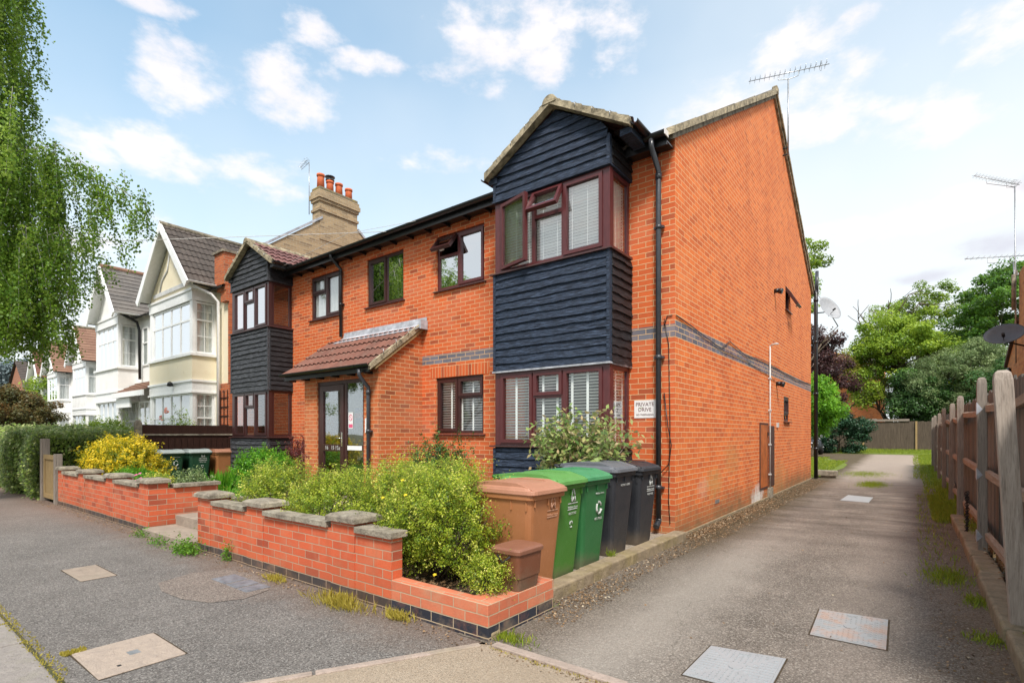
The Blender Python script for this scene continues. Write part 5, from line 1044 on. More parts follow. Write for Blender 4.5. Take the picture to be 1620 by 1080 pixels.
cover('manhole_cover', 'small pale cover in the drive beside the far end of the building', [(-1.22, 12.9), (-.72, 12.8), (-.70, 13.9), (-1.18, 14.1)], .006, 'steel_pale', False)
t = thing('access_cover', 'large rectangular buff concrete cover set in the pavement with a small metal plate', 'access cover', (-3.95, 1.15, 0)); mb = MB(); mb.box(-4.23, -3.67, .92, 1.37, -.03, .008); mb.build('concrete_slab', 'slab_clean', t, bevel=.004); MB().box(-3.98, -3.91, 1.14, 1.20, .007, .010).build('metal_plate', 'metal', t); MB().box(-3.80, -3.775, 1.04, 1.06, .007, .0092).build('lifting_hole', 'tyre', t)
t = MB(); t.box(-6.92, -6.25, 1.43, 1.71, -.03, .007); tag(t.build('access_cover', 'slab', bevel=.004), 'smaller weathered buff slab set in the pavement towards the gate', 'access cover')
for i, (x0, x1, l) in enumerate(((-5.36, -5.08, 'largest and leftmost of three slate grey covers in a pinkish patch'), (-5.05, -4.86, 'middle one of three slate grey covers in a pinkish patch'), (-4.83, -4.66, 'smallest of three slate grey covers nearest the brick wall'))):
    m = MB(); m.box(x0, x1, 2.22, 2.44, -.02, .008); m.box(x0 + .02, x1 - .02, 2.24, 2.42, .0, .011); tag(m.build('service_cover', 'grey_cover', bevel=.002), l, 'service cover', 'small service covers in the pavement')
pts = [(-5.62, 1.86), (-5.3, 1.78), (-4.9, 1.80), (-4.62, 1.90), (-4.50, 2.12), (-4.58, 2.38), (-4.9, 2.52), (-5.3, 2.56), (-5.6, 2.46), (-5.75, 2.2)]
for nm, (x0, x1, y0, y1) in dict(a=(-4.242, -3.66, .908, 1.382), b=(-6.932, -6.238, 1.418, 1.722)).items(): struct('cover_joint', poly([(x0, y0), (x1, y0 + .01), (x1 - .01, y1), (x0 + .005, y1)], .0025), 'soil')
for p_ in ([(-1.07, 2.99), (-.61, 3.02), (-.615, 3.612), (-1.066, 3.53)], [(-.582, 4.128), (-.128, 4.13), (-.138, 4.832), (-.602, 4.792)]): struct('cover_joint', poly(p_, .0065), 'soil')
struct('pavement_patch', poly(pts, .004), 'pinkish asphalt patch')
# ------------------------------------------------------------------ houses down the street
def lights_row(n, tr=.66): 
    L = []
    for i in range(n): L += [(i / n, (i + 1) / n, 0, tr, 'f'), (i / n, (i + 1) / n, tr, 1, 'f')]
    return L
def bay_house(label, name, wx0, wx1, bx0, bx1, yb, yw, z, apex, wallU, wallL, rmat, trim='white', ridge_back=2.6, frontL=4, ridge_z=8.7, far=False, gx=None, low='white', roll=0, glassF='glass_m', inner=None, rmat2=None, depth=7.5):
    """z = ground sill, ground head, upper sill, upper head, eaves"""
    zs, zh, us, uh, ev = z; H = thing(name, label, 'house', ((wx0 + wx1) / 2, yw, 0))
    wm = MB(); wm.box(wx0, wx1, yw, yw + .2, -.1, ev); wm.box(wx0, wx0 + .2, yw + .2, yw + depth, -.1, ev); wm.build('wall', wallU, H)
    b = MB(); b.box(bx0 + .02, bx1 - .02, yb + .02, yw, -.1, zs - .03); b.box(bx0 + .02, bx1 - .02, yb + .02, yw, uh + .03, ev); b.box(bx0 + .04, bx1 - .04, yb + .04, yw, zh + .03, us - .03)
    b.add([(bx0, yb + .02, ev), (bx1, yb + .02, ev), ((bx0 + bx1) / 2, yb + .02, apex - .35)], [(0, 1, 2)]); B = b.build('bay', wallL, H)
    m = MB(); m.box(bx0 - .01, bx1 + .01, yb - .012, yw, zh + .045, us - .04); m.build('bay_apron', wallU, H)
    m = MB()
    for z0, z1, o in ((zh + .02, zh + .36, .015), (zh + .34, zh + .40, .05), (zh + .0, zh + .05, .05), (us - .09, us - .02, .07), (uh + .02, uh + .34, .02), (uh + .30, uh + .37, .05), (zs - .08, zs - .01, .06)):
        m.box(bx0 - o, bx1 + o, yb - o, yw, z0, z1)
    m.build('moulding', trim, H)
    for a, c in ((zs, zh), (us, uh)):
        for x, w_, d_ in ((bx0, .20, .12), (bx1 - .20, .20, .09)): MB().box(x, x + w_, yb + .002, yb + d_, a - .03, c + .03).build('corner_post', trim, H)
        MB().box(bx1 - .14, bx1, yw - .05, yw, a - .03, c + .03).build('corner_post', trim, H)
    for (a, c, tr) in ((zs, zh, .55), (us, uh, .66)):
        window(tfY(yb), 'window', H, None, bx0 + .2, bx1 - .2, a, c, lights_row(frontL, tr), trim, glassF if a == us else 'glass', wf=-.03, edge=.05, blind='curtain', sill=None, bars=None)
        window(tfX(bx1), 'window', H, None, yb + .09, yw - .05, a, c, lights_row(1, tr), trim, 'glass', wf=-.03, edge=.05, blind='curtain', sill=None, bars=(2, 2) if not far else None)
    g = gx if gx is not None else (bx0 + bx1) / 2; hw = (bx1 - bx0) / 2 + .28; yv = yb - .32; ez = ev - .02; yend = yw + ridge_back
    for s in (1, -1):
        d = Vector((-s * hw, 0, apex - ez)); Lr = d.length
        tile_roof('tiled_roof', rmat, H, (g + s * hw, yv + .02, ez), (0, 1, 0), tuple(d), yend - yv, Lr, roll=.15, amp=.022 if roll else 0, gauge=.33 if roll else .22, step=.02, thick=.024)
        q = MB(); A, Z = Vector((g + s * (hw + .02), 0, ez - .12)), Vector((g, 0, apex - .06)); dd = (Z - A).normalized(); nn = Vector((-dd.z, 0, dd.x)); nn = nn if nn.z > 0 else -nn
        a1, a2, z1, z2 = A - nn * .14, A + nn * .10, Z - nn * .14, Z + nn * .10; z1.x = z2.x = g; z2.z = apex + .06; z1.z = apex - .22
        q.add([(v.x, yy, v.z) for yy in (yv - .03, yv + .02) for v in (a1, z1, z2, a2)], [(0, 1, 2, 3), (4, 5, 6, 7), (0, 1, 5, 4), (1, 2, 6, 5), (2, 3, 7, 6), (3, 0, 4, 7)]); q.build('bargeboard', trim, H)
        MB().add([(g + s * hw, yv, ez - .04), (g + s * .0, yv, apex - .06), (g + s * .0, yb + .04, apex - .06), (g + s * hw, yb + .04, ez - .04)], [(0, 1, 2, 3)]).build('soffit', trim, H)
        gutter(H, (g + s * (hw + .05), yv, ez - .01), (g + s * (hw + .05), yw, ez - .01), .055, trim if s == 1 and not far else 'black', outv=(s, 0))
    mb = MB(); mb.tube([(g, yv - .02, apex + .01), (g, yend, apex + .01)], .09, 8); mb.build('ridge_tile', 'ridge' if rmat != 'slate' else 'tile_clay', H)
    sl2 = math.atan2(ridge_z - ev, 3.8); tile_roof('tiled_roof', rmat2 or rmat, H, (wx0, yw - .2, ev - .12), (1, 0, 0), (0, math.cos(sl2), math.sin(sl2)), wx1 - wx0, 4.0 / math.cos(sl2), amp=.02 if roll else 0, gauge=.33 if roll else .22, step=.02, thick=.024)
    MB().add([(wx0, yw + 3.8, ridge_z), (wx1, yw + 3.8, ridge_z), (wx1, yw + depth, ev), (wx0, yw + depth, ev)], [(0, 1, 2, 3)]).build('rear_roof', rmat, H)
    gutter(H, (wx0, yw - .22, ev - .1), (wx1, yw - .22, ev - .1), .05, 'black')
    return H
YB, YW = 6.5, 7.16
# cream house with the stock brick flank and chimney
H = bay_house('cream rendered bay fronted house with a steep dark tiled gable next to the brick flats', 'terraced_house', -22.0, -16.0, -20.35, -16.95, YB, YW, (1.0, 2.62, 3.82, 5.36, 5.85), 7.9, 'cream', 'cream', 'tile_dark', gx=-18.5, roll=1)
fl = MB(); X_ = -15.95
fl.add([(X_, YW - .02, -.1), (X_, YW - .02, 6.45), (X_, 10.9, 9.25), (X_, 14.6, 6.45), (X_, 14.6, -.1)], [(0, 1, 2, 3, 4)]); fl.add([(X_ - .25, YW + .3, 5.5), (X_ - .25, YW + .3, 6.6), (X_ - .25, 10.9, 9.25), (X_ - .25, 14.6, 6.45)], [(0, 1, 2, 3)]); fl.build('flank_wall', 'stock', H)
c = MB()
for s, (y0, z0, y1, z1) in enumerate(((7.5, 6.75, 10.15, 8.72), (11.6, 8.72, 14.6, 6.45))):
    c.add([(x, y, z) for x in (X_ - .28, X_ + .04) for y, z in ((y0, z0), (y1, z1), (y1, z1 + .09), (y0, z0 + .09))], [(0, 1, 2, 3), (4, 5, 6, 7), (0, 1, 5, 4), (1, 2, 6, 5), (2, 3, 7, 6), (3, 0, 4, 7)])
c.build('parapet_coping', 'lead', H)
MB().box(X_ - .0, X_ + .006, 8.6, 9.9, 6.4, 6.54).build('brick_band', 'brick_orange', H)
p = MB(); p.box(-16.02, -15.93, 7.10, 7.9, -.1, 5.6); p.box(-16.55, -15.94, 6.95, 7.9, 5.78, 6.72); p.box(-16.50, -15.95, 7.0, 7.9, 5.62, 5.78); p.box(-16.30, -15.94, 7.02, 7.3, 5.3, 5.62); p.box(-16.55, -15.92, 7.11, 7.4, -.1, 2.9); p.build('brick_pier', 'brick_old', H)
MB().box(-16.60, -15.90, 6.90, 7.95, 6.72, 6.79).build('pier_coping', 'coping', H)
ch = MB(); ch.box(-16.38, -15.93, 10.05, 11.55, 8.0, 9.5)
for z0, z1, o in ((8.98, 9.06, .04), (9.30, 9.40, .04), (9.40, 9.55, .08), (9.55, 9.68, .05)): ch.box(-16.38 - o, -15.93 + o, 10.05 - o, 11.55 + o, z0, z1)
K = ch.build('chimney', 'stock', H); MB().box(-16.40, -15.91, 10.03, 11.57, 9.68, 9.80).build('chimney_cap', 'lichen', K, bevel=.03)
for i, (y, h) in enumerate(((10.22, .52), (10.58, .42), (10.94, .46), (11.34, .42))):
    MB().lathe((-16.15, y, 9.78), [(.13, 0), (.115, h * .75), (.11, h - .08), (.135, h - .07), (.135, h), (.10, h), (.10, h - .1)], 14).build('chimney_pot', 'pot' , K)
    if i == 1: MB().lathe((-16.15, y, 9.78 + h), [(.12, 0), (.15, .02), (.15, .05), (.05, .055), (.05, .13), (.17, .135), (.17, .155), (.06, .20)], 14).build('cowl', 'grey_pipe', K)
aerial('tv_aerial', 'thin television mast with a small side aerial strapped to the stock brick chimney', (-16.5, 10.0, 8.9), 10.75, (-16.75, 9.95, 10.75), (1, -.2, 0), .7, 5, (-16.5, 10.0, 8.95), sc=.8)
m = MB(); m.tube([(-16.75, 6.30, 5.78), (-16.55, 6.85, 5.55), (-16.52, 7.04, 5.35), (-16.52, 7.04, 0)], .045, 10); m.build('downpipe', 'white', H)
tr_ = MB()
for i in range(9): tr_.box(-16.50, -15.98, 7.085, 7.10, .3 + i * .27, .325 + i * .27)
for x in (-16.48, -16.25, -16.02): tr_.box(x, x + .025, 7.07, 7.085, .2, 2.7)
tr_.build('trellis', 'fence_brown', H)
# timbering on the cream gable, entrance lean-to and lamp
m = MB(); yy = YB + .005
for s in (-1, 1): m.tube([(-18.55 + s * .95, yy, 5.95), (-18.55 + s * .75, yy, 6.35), (-18.55 + s * .3, yy, 6.6), (-18.55 + s * .12, yy, 7.1)], .028, 5)
m.box(-20.0, -17.1, YB - .02, YB + .02, 5.86, 5.98); m.build('gable_timbering', 'greywhite', H)
MB().lathe((-18.3, YB - .12, 2.86), [(.0, 0), (.09, .02), (.07, .12), (.02, .16)], 10).build('lamp', 'black', H)
e = MB(); e.box(-22.0, -20.36, 6.62, 6.70, -.1, 1.0); EN = e.build('porch_front', 'white', H)
window(tfY(6.66), 'window', H, None, -22.0, -20.40, 1.0, 2.55, lights_row(3, .5), 'white', 'glass', wf=-.02, edge=.05, sill=None, blind=None, bars=(1, 2))
tile_roof('porch_roof', 'tile_clay', H, (-23.45, 6.30, 2.86), (1, 0, 0), (0, .86, .5), 3.05, .95, amp=0, gauge=.2)
m = MB(); m.box(-23.5, -20.38, 6.28, 6.33, 2.70, 2.88); m.box(-23.44, -22.0, 6.40, 6.46, 2.35, 2.70); m.build('porch_fascia', 'white', H)
# the white pair
H2 = bay_house('white painted bay fronted house with a grey slate gable and red ridge tiles', 'terraced_house', -27.6, -22.0, -26.25, -23.55, YB, YW, (1.0, 2.62, 3.94, 5.5, 5.87), 7.8, 'whitewall', 'whitewall', 'slate', gx=-24.6, ridge_back=3.5)
MB().tube([(-23.25, 6.30, 5.95), (-23.18, 6.98, 5.6), (-23.15, 7.05, 5.3), (-23.1, 7.05, 3.45)], .05, 10).build('downpipe', 'black', H2)
MB().box(-23.4, -22.1, 7.5, 7.52, -.1, 2.6).build('dark_doorway', 'room', H2)
for x0, x1 in ((-23.1, -22.5), (-21.6, -21.0)): window(tfY(YW), 'window', H if x0 > -22 else H2, None, x0, x1, 3.95, 5.4, lights_row(1, .6), 'white', 'glass', wf=.04, edge=.06, sill=None, blind='curtain')
# smaller gabled houses further along, set back on the bend
for i, (gx, gy, lab, rm, dark) in enumerate(((-39.3, 8.95, 'white bay fronted house with a red tiled gable, nearest of the three far gables', 'tile_clay', 'white'), (-47.6, 9.35, 'white bay fronted house with dark bargeboards, middle of the three far gables', 'tile_clay', 'grey_pipe'), (-53.0, 9.5, 'white bay fronted house with a brown roof, furthest of the three far gables', 'tile_red', 'grey_pipe'))):
    h = bay_house(lab, 'terraced_house', gx - 2.7, gx + 2.65, gx - 1.5, gx + 1.3, gy, gy + .7, (1.0, 2.5, 3.75, 5.3, 5.65), 7.75, 'whitewall', 'whitewall', rm, 'white', ridge_back=4, far=True, frontL=3, glassF='glass_m', ridge_z=7.6)
h = thing('brick_house', 'far red brick house with a brown tiled gable at the end of the street', 'house', (-66, 10.5, 0))
mb = MB(); mb.box(-70, -61.5, 10.4, 16, 0, 5.0); mb.add([(-70, 10.4, 5), (-61.5, 10.4, 5), (-65.7, 10.4, 8.1)], [(0, 1, 2)]); mb.build('wall', 'brick_far', h)
for s in (1, -1): tile_roof('tiled_roof', 'tile_dark', h, (-65.75 + s * 4.6, 10.2, 4.9), (0, 1, 0), (-s * 4.6, 0, 3.25), 8, 5.63, amp=0, gauge=.3)
window(tfY(10.4), 'window', h, None, -64.5, -63, 3.2, 4.4, lights_row(2), 'white', 'glass', sill=None)
# right hand neighbour, only its flank shows
h = thing('neighbour_house', 'warm stock brick house flank beyond the fence at the right edge', 'house', (4.5, 14, 0))
mb = MB(); mb.box(1.9, 8, 12.6, 16.4, -.1, 5.05); mb.box(1.9, 6, 16.4, 18.2, -.1, 3.15); mb.add([(1.9, 16.4, 3.15), (1.9, 18.2, 3.15), (1.9, 16.4, 3.9)], [(0, 1, 2)]); mb.build('wall', 'stock_r', h)
MB().add([(1.84, 18.3, 3.08), (6, 18.3, 3.08), (6, 16.4, 3.95), (1.84, 16.4, 3.95), (1.84, 18.3, 3.17), (6, 18.3, 3.17), (6, 16.4, 4.04), (1.84, 16.4, 4.04)], [(0, 1, 2, 3), (4, 5, 6, 7), (0, 1, 5, 4), (1, 2, 6, 5), (2, 3, 7, 6), (3, 0, 4, 7)]).build('lean_to_roof', 'tile_dark', h)
MB().add([(2.03, 12.5, 5.0), (8, 12.5, 5.0), (8, 14.5, 5.9), (2.03, 14.5, 5.9), (8, 16.6, 5.0), (2.03, 16.6, 5.0)], [(0, 1, 2, 3), (3, 2, 4, 5)]).build('tiled_roof', 'tile_red', h)
m = MB(); m.box(1.84, 1.88, 16.38, 16.5, 5.0, 5.12); m.tube([(1.80, 16.3, 5.0), (1.80, 16.3, 4.2)], .035, 8); m.build('gutter', 'ridge', h); MB().tube([(1.89, 17.6, 3.0), (1.80, 17.6, 2.9)], .05, 10).build('flue_outlet', 'black', h)
m = MB(); m.tube([(1.80, 12.8, 0), (1.80, 12.8, 1.55), (1.88, 12.8, 1.65)], .05, 8); m.build('soil_pipe', 'black', h)
# brick flats behind the far trees
h = thing('brick_flats', 'orange brick flats with white windows seen between the far trees', 'building', (-6.5, 62, 0))
mb = MB(); mb.box(-12, -2.4, 62, 70, 0, 8.4); mb.add([(-2.4, 62, 8.4), (-12, 62, 8.4), (-7.7, 66, 10.5)], [(0, 1, 2)]); mb.build('wall', 'brick_orange', h)
for x, z in ((-4.2, 1.6), (-4.2, 4.4), (-8.2, 4.4), (-8.2, 7.0), (-4.2, 6.9)): window(tfY(62), 'window', h, None, x, x + 1.4, z, z + 1.25, lights_row(2), 'white', 'glass', wf=.03, sill=.1, sillm='white')
MB().box(-12.3, -3.1, 61.7, 70, 8.4, 8.6).build('roof_edge', 'white', h)
# ------------------------------------------------------------------ parked car
c = thing('parked_car', 'dark grey hatchback parked at the far end under the bright green tree', 'car', (0, 0, 0)); mb = MB()
def carsec(x, zb, zt, w, sh=.0):  # cross section at length x
    zm = zb + (zt - zb) * .55; return [(w * .86, x, zb), (w, x, zb + .12), (w, x, zm), (w * .94, x, zt - .05), (w * .80, x, zt), (-w * .80, x, zt), (-w * .94, x, zt - .05), (-w, x, zm), (-w, x, zb + .12), (-w * .86, x, zb)]
mb.loft([carsec(*a) for a in ((-1.95, .32, .62, .62), (-1.88, .24, .72, .76), (-1.6, .22, .84, .84), (-1.0, .22, .95, .87), (-.75, .22, .98, .88), (.8, .22, .99, .88), (1.5, .22, .98, .87), (1.9, .26, .92, .80), (2.0, .34, .78, .7))], True); body = mb.build('body', 'carpaint', c)
mb = MB(); mb.loft([[(w * .9, x, .96), (w * .82, x2, zt), (-w * .82, x2, zt), (-w * .9, x, .96)] for x, x2, zt, w in ((-.85, -.84, .965, .86), (-.8, -.2, 1.40, .82), (-.1, .1, 1.47, .80), (.9, .9, 1.45, .80), (1.85, 1.5, 1.36, .78), (1.9, 1.86, .97, .78))], False); mb.build('windows', 'carglass', c)
mb = MB(); mb.loft([[(w, x, z - .03), (w, x, z), (-w, x, z), (-w, x, z - .03)] for x, z, w in ((-.2, 1.43, .64), (.1, 1.50, .66), (.9, 1.48, .66), (1.5, 1.39, .64))]); mb.build('roof', 'carpaint', c)
for x in (-.8, .8):
    for y in (-1.25, 1.25):
        w = MB().lathe((0, 0, 0), [(.12, -.10), (.29, -.10), (.32, -.07), (.32, .07), (.29, .10), (.12, .10)], 24); w.v = [(x + p[2] * (1 if x > 0 else -1), y + p[0], .32 + p[1]) for p in w.v]; Wh = w.build('wheel', 'tyre', c)
        w = MB(); 
        for k in range(7): a = 2 * math.pi * k / 7; s = 1 if x > 0 else -1; w.tube([(x + s * .095, y + .05 * math.cos(a), .32 + .05 * math.sin(a)), (x + s * .10, y + .21 * math.cos(a), .32 + .21 * math.sin(a))], .022, 5)
        w.tube([(x + (.09 if x > 0 else -.09), y + .22 * math.cos(t), .32 + .22 * math.sin(t)) for t in [2 * math.pi * k / 20 for k in range(21)]], .02, 5); w.build('rim', 'metal', Wh)
for s in (-1, 1):
    MB().loft([[(s * .45, -1.90, .60), (s * .70, -1.80, .62), (s * .76, -1.55, .74), (s * .60, -1.72, .76)], [(s * .45, -1.92, .62), (s * .71, -1.84, .64), (s * .80, -1.55, .77), (s * .62, -1.72, .80)]]).build('headlight', 'lamp', c); MB().loft([[(s * .86, -.55, .98), (s * 1.0, -.55, .98), (s * 1.0, -.50, 1.10), (s * .86, -.50, 1.10)], [(s * .86, -.42, .98), (s * 1.0, -.42, .98), (s * 1.0, -.42, 1.10), (s * .86, -.42, 1.10)]]).build('wing_mirror', 'carpaint', c)
MB().box(-.45, .45, -1.965, -1.93, .36, .52).build('grille', 'tyre', c); MB().box(-.26, .26, -1.98, -1.965, .40, .50).build('number_plate', 'signw', c)
c.location = (-5.25, 35.2, .24); c.rotation_euler = (0, 0, R(14))
c2 = None
# ------------------------------------------------------------------ planting
leafmat('box_leaf', [(.028, .070, .007), (.135, .235, .013), (.39, .46, .025), (.80, .74, .20)], .35)
leafmat('yellow_leaf', [(.05, .10, .010), (.14, .20, .015), (.66, .48, .014), (.92, .66, .04)], .3)
leafmat('ivy_leaf', [(.03, .065, .012), (.11, .20, .028), (.30, .40, .07), (.72, .72, .36)], .3)
leafmat('fresh_leaf', [(.025, .10, .008), (.06, .22, .012), (.14, .36, .02), (.25, .48, .04)], .35)
leafmat('dark_leaf', [(.02, .055, .014), (.05, .12, .028), (.11, .22, .045)], .2)
leafmat('conifer_leaf', [(.008, .03, .014), (.02, .065, .028), (.045, .12, .045)], .15)
leafmat('purple_leaf', [(.022, .010, .014), (.055, .022, .026), (.13, .06, .05), (.20, .12, .10)], .25)
leafmat('red_leaf', [(.05, .016, .018), (.16, .035, .035), (.32, .10, .08)], .3)
leafmat('photinia_leaf', [(.03, .08, .02), (.12, .24, .05), (.33, .42, .13), (.50, .34, .18), (.68, .62, .36)], .3)
leafmat('tree_leaf', [(.035, .08, .010), (.12, .22, .020), (.28, .40, .035), (.44, .54, .07)], .35)
leafmat('lime_leaf', [(.03, .11, .010), (.09, .26, .015), (.20, .44, .03), (.34, .55, .06)], .4)
leafmat('chestnut_leaf', [(.022, .06, .010), (.07, .17, .018), (.15, .32, .03), (.28, .44, .05)], .3)
leafmat('grey_leaf', [(.05, .09, .03), (.13, .20, .07), (.27, .35, .14), (.42, .48, .26)], .3)
leafmat('gold_leaf', [(.10, .12, .015), (.28, .28, .03), (.48, .42, .06)], .35)
leafmat('autumn_leaf', [(.03, .05, .015), (.10, .10, .03), (.28, .13, .04)], .3)
leafmat('birch_leaf', [(.025, .070, .008), (.085, .185, .016), (.19, .32, .03), (.36, .48, .09)], .4)
leafmat('far_leaf', [(.12, .16, .17), (.19, .25, .27)], .2)
leafmat('petal', [(.75, .12, .35), (.85, .25, .5)], .3); leafmat('yellow_petal', [(.85, .55, .02), (.9, .7, .05)], .3); leafmat('orange_petal', [(.7, .12, .05), (.85, .30, .15)], .3)
g = 'yellow green hedge bushes behind the front wall'
def flowers(root, pts, mat, size, name='flower'):
    P = np.repeat(np.array(pts), 5, 0); D = np.tile(np.array([[math.cos(a), math.sin(a), .25] for a in [2 * math.pi * k / 5 for k in range(5)]]), (len(pts), 1)); nn = np.tile([[.3, -.6, 1.]], (len(P), 1)); leaves(name, mat, root, P, size, rng.uniform(0, 1, len(P)), nn, .8, D, .4)
shrub('hedge_bush', 'leftmost yellow green bush behind the coping beside the steps', 'bush', (-6.20, 3.40, .13), (.58, .46, .44), 'box_leaf', 900, 34, (.1, .24), .024, group=g, lumpy=.30, stems=26, ph=1)
shrub('hedge_bush', 'rounded yellow green bush below the entrance door, second from the steps', 'bush', (-5.02, 3.36, .13), (.52, .44, .43), 'box_leaf', 850, 34, (.1, .24), .024, group=g, lumpy=.30, stems=26, ph=2)
shrub('hedge_bush', 'broad yellow green bush in the middle behind the wall pier', 'bush', (-4.10, 3.62, .13), (.60, .56, .48), 'box_leaf', 1100, 36, (.1, .24), .024, group=g, lumpy=.30, stems=26, ph=3)
b4 = shrub('hedge_bush', 'largest yellow green bush spilling over the low wall beside the brown bin', 'bush', (-3.27, 3.32, .13), (.62, .48, .50), 'box_leaf', 1300, 36, (.1, .24), .022, group=g, ph=4.2, zmin=.16, lo=.5, stems=40)
flowers(b4, [(-3.62, 2.86, .52), (-3.3, 2.86, .9), (-3.02, 2.92, .28), (-3.7, 2.95, .84), (-3.5, 3.0, 1.0)], 'yellow_petal', .018)
shrub('hedge_bush', 'small bright sprig growing in front of the food caddy', 'bush', (-2.50, 2.97, .16), (.18, .13, .17), 'box_leaf', 200, 34, (.06, .13), .018, group=g, ph=5, tipvar=.5)
shrub('dark_shrub', 'dark leggy evergreen shrub under the small ground floor window', 'shrub', (-6.05, 5.95, .13), (.52, .42, .56), 'dark_leaf', 190, 50, (.2, .45), .042, up=1.0, ph=6, lo=.1)
shrub('weigela_shrub', 'fresh green shrub with arching shoots in front of the brick below the window', 'shrub', (-5.75, 5.5, .13), (.35, .3, .38), 'fresh_leaf', 60, 40, (.2, .4), .04, up=1.2, ph=6.5, lo=.1)
shrub('fern_shrub', 'bright emerald leafy shrub in front of the left black bay', 'shrub', (-10.3, 5.3, .2), (.78, .5, .42), 'fresh_leaf', 500, 36, (.12, .26), .045, ph=7)
shrub('berberis_shrub', 'dark red leaved shrub between the left bay and the porch', 'shrub', (-10.1, 6.05, .2), (.55, .4, .58), 'red_leaf', 300, 34, (.15, .35), .035, up=.8, ph=8)
# leggy shrub by the right bay
ph = thing('bay_shrub', 'leggy shrub with cream and bronze leaves in front of the ground floor bay window', 'shrub', (-3.45, 5.75, .1)); mb = MB(); P_ = []; 
rr_ = random.Random(5)
for i in range(15):
    b = Vector((-3.5 + rr_.uniform(-.1, .1), 5.72, .12)); tx = rr_.uniform(-.68, .66); tip = Vector((-3.42 + tx, 5.70 + rr_.uniform(-.22, .22), 1.52 + rr_.uniform(-.22, .15) - .28 * abs(tx))); m1 = b.lerp(tip, .45) + Vector((-.05 * (tx > 0) + .03, 0, .08)); mb.tube([b, m1, b.lerp(tip, .8) + Vector((0, 0, .03)), tip], .011, 5, .004)
    for k in range(170): f = rr_.uniform(.60, 1.08); q = b.lerp(tip, f); P_.append((q.x + rr_.gauss(0, .085), q.y + rr_.gauss(0, .09), q.z + rr_.gauss(0, .075)))
mb.build('stem', 'twig', ph); P_ = np.array(P_); leaves('foliage', 'photinia_leaf', ph, P_, rng.uniform(.06, .105, len(P_)), rng.beta(2, 2.6, len(P_)), None, .5)
# blade leaved clump, yellow shrub, flowers
sp = tuft('sword_leaf_clump', 'clump of upright bright green sword leaves beside the green bins', (-10.1, 4.35, .20), 190, .62, .11, 'fresh_leaf', width=.035, lean=.33, cat='plant')
yb_ = shrub('golden_shrub', 'large golden yellow leaved shrub behind the left garden wall', 'shrub', (-12.5, 3.55, .2), (1.25, .62, .58), 'yellow_leaf', 1500, 34, (.1, .25), .04, ph=9, tipvar=.6)
shrub('golden_shrub', 'smaller golden green shrub beside the wooden gate', 'shrub', (-13.7, 3.5, .15), (.42, .4, .50), 'yellow_leaf', 350, 30, (.1, .25), .04, ph=9.5, tipvar=.3)
shrub('hebe_shrub', 'low mid green mound behind the left wall below the golden shrub', 'shrub', (-10.9, 3.25, .2), (.75, .32, .28), 'fresh_leaf', 480, 32, (.07, .16), .03, ph=10, tipvar=.15)
gr_ = shrub('geranium_plant', 'low plant with pink flowers near the steps', 'flowering plant', (-9.75, 3.25, .2), (.62, .3, .26), 'box_leaf', 320, 30, (.07, .18), .035, ph=11)
flowers(gr_, [(-9.75 + rng.uniform(-.55, .55), 3.0 + rng.uniform(-.1, .2), .62 + rng.uniform(-.05, .14)) for _ in range(16)], 'petal', .03)
shrub('variegated_shrub', 'small pale variegated shrub in front of the dark green bins', 'shrub', (-9.25, 3.55, .2), (.34, .25, .30), 'grey_leaf', 150, 34, (.1, .2), .035, ph=12)
shrub('ground_cover', 'bright low ground cover beside the top of the steps', 'plant', (-9.0, 4.5, .2), (.55, .8, .14), 'fresh_leaf', 400, 30, (.06, .14), .03, ph=13)
# ivy hedge
iv = thing('ivy_hedge', 'tall variegated ivy hedge overhanging the pavement at the far left', 'hedge', (-18.5, 3.3, 0)); n = 62000
x = rng.uniform(-27, -14.7, n); face_ = rng.uniform(0, 1, n); zt = 1.42 + .10 * np.sin(x * 1.7) + .08 * np.sin(x * 4.1); lump = .10 * np.sin(x * 2.3) + .06 * np.sin(x * 6.1)
top = face_ > .62; end = face_ < .07
yv_ = np.where(top, rng.uniform(2.75, 4.6, n), 2.72 + lump + rng.normal(0, .05, n)); zv = np.where(top, zt + rng.normal(0, .05, n) - .10 * (np.abs(yv_ - 3.6)) ** 2, zt * rng.uniform(0, 1, n) ** .9)
yv_ = yv_ - .14 * np.where(top, 0, np.sin(np.clip(zv / 1.4, 0, 1) * 3.1)); xx_ = np.where(end, -14.75 + rng.normal(0, .06, n), x); yv_ = np.where(end, rng.uniform(2.8, 4.4, n), yv_); zv = np.where(end, rng.uniform(0, 1.4, n), zv)
P_ = np.stack([xx_, yv_, zv], 1); nn = np.where(top[:, None], [[0, -.2, 1.]], [[0, -1., .45]]) + rng.normal(0, .55, (n, 3)); v_ = rng.normal(.42, .22, n) + .18 * top + .10 * np.sin(x * 7 + zv * 9)
leaves('foliage', 'ivy_leaf', iv, P_, rng.uniform(.045, .085, n), v_, nn, .85)
core = MB(); core.box(-26.8, -14.95, 2.85, 4.4, 0, 1.28); core.build('inner_growth', 'dark_core' if 'dark_core' in M else 'soil', iv)  # plain dark box, the shade inside the hedge is put into its colour
shrub('privet_bush', 'light green bush rising behind the ivy hedge', 'bush', (-19.6, 5.0, 0), (1.6, .7, .95), 'tree_leaf', 700, 34, (.15, .35), .055, ph=14, tipvar=.5)
shrub('rose_bush', 'tall loose rose bush in front of the white house', 'bush', (-17.6, 5.2, 0), (1.1, .6, .88), 'tree_leaf', 320, 30, (.2, .5), .05, ph=15, lo=.2, tipvar=.5)
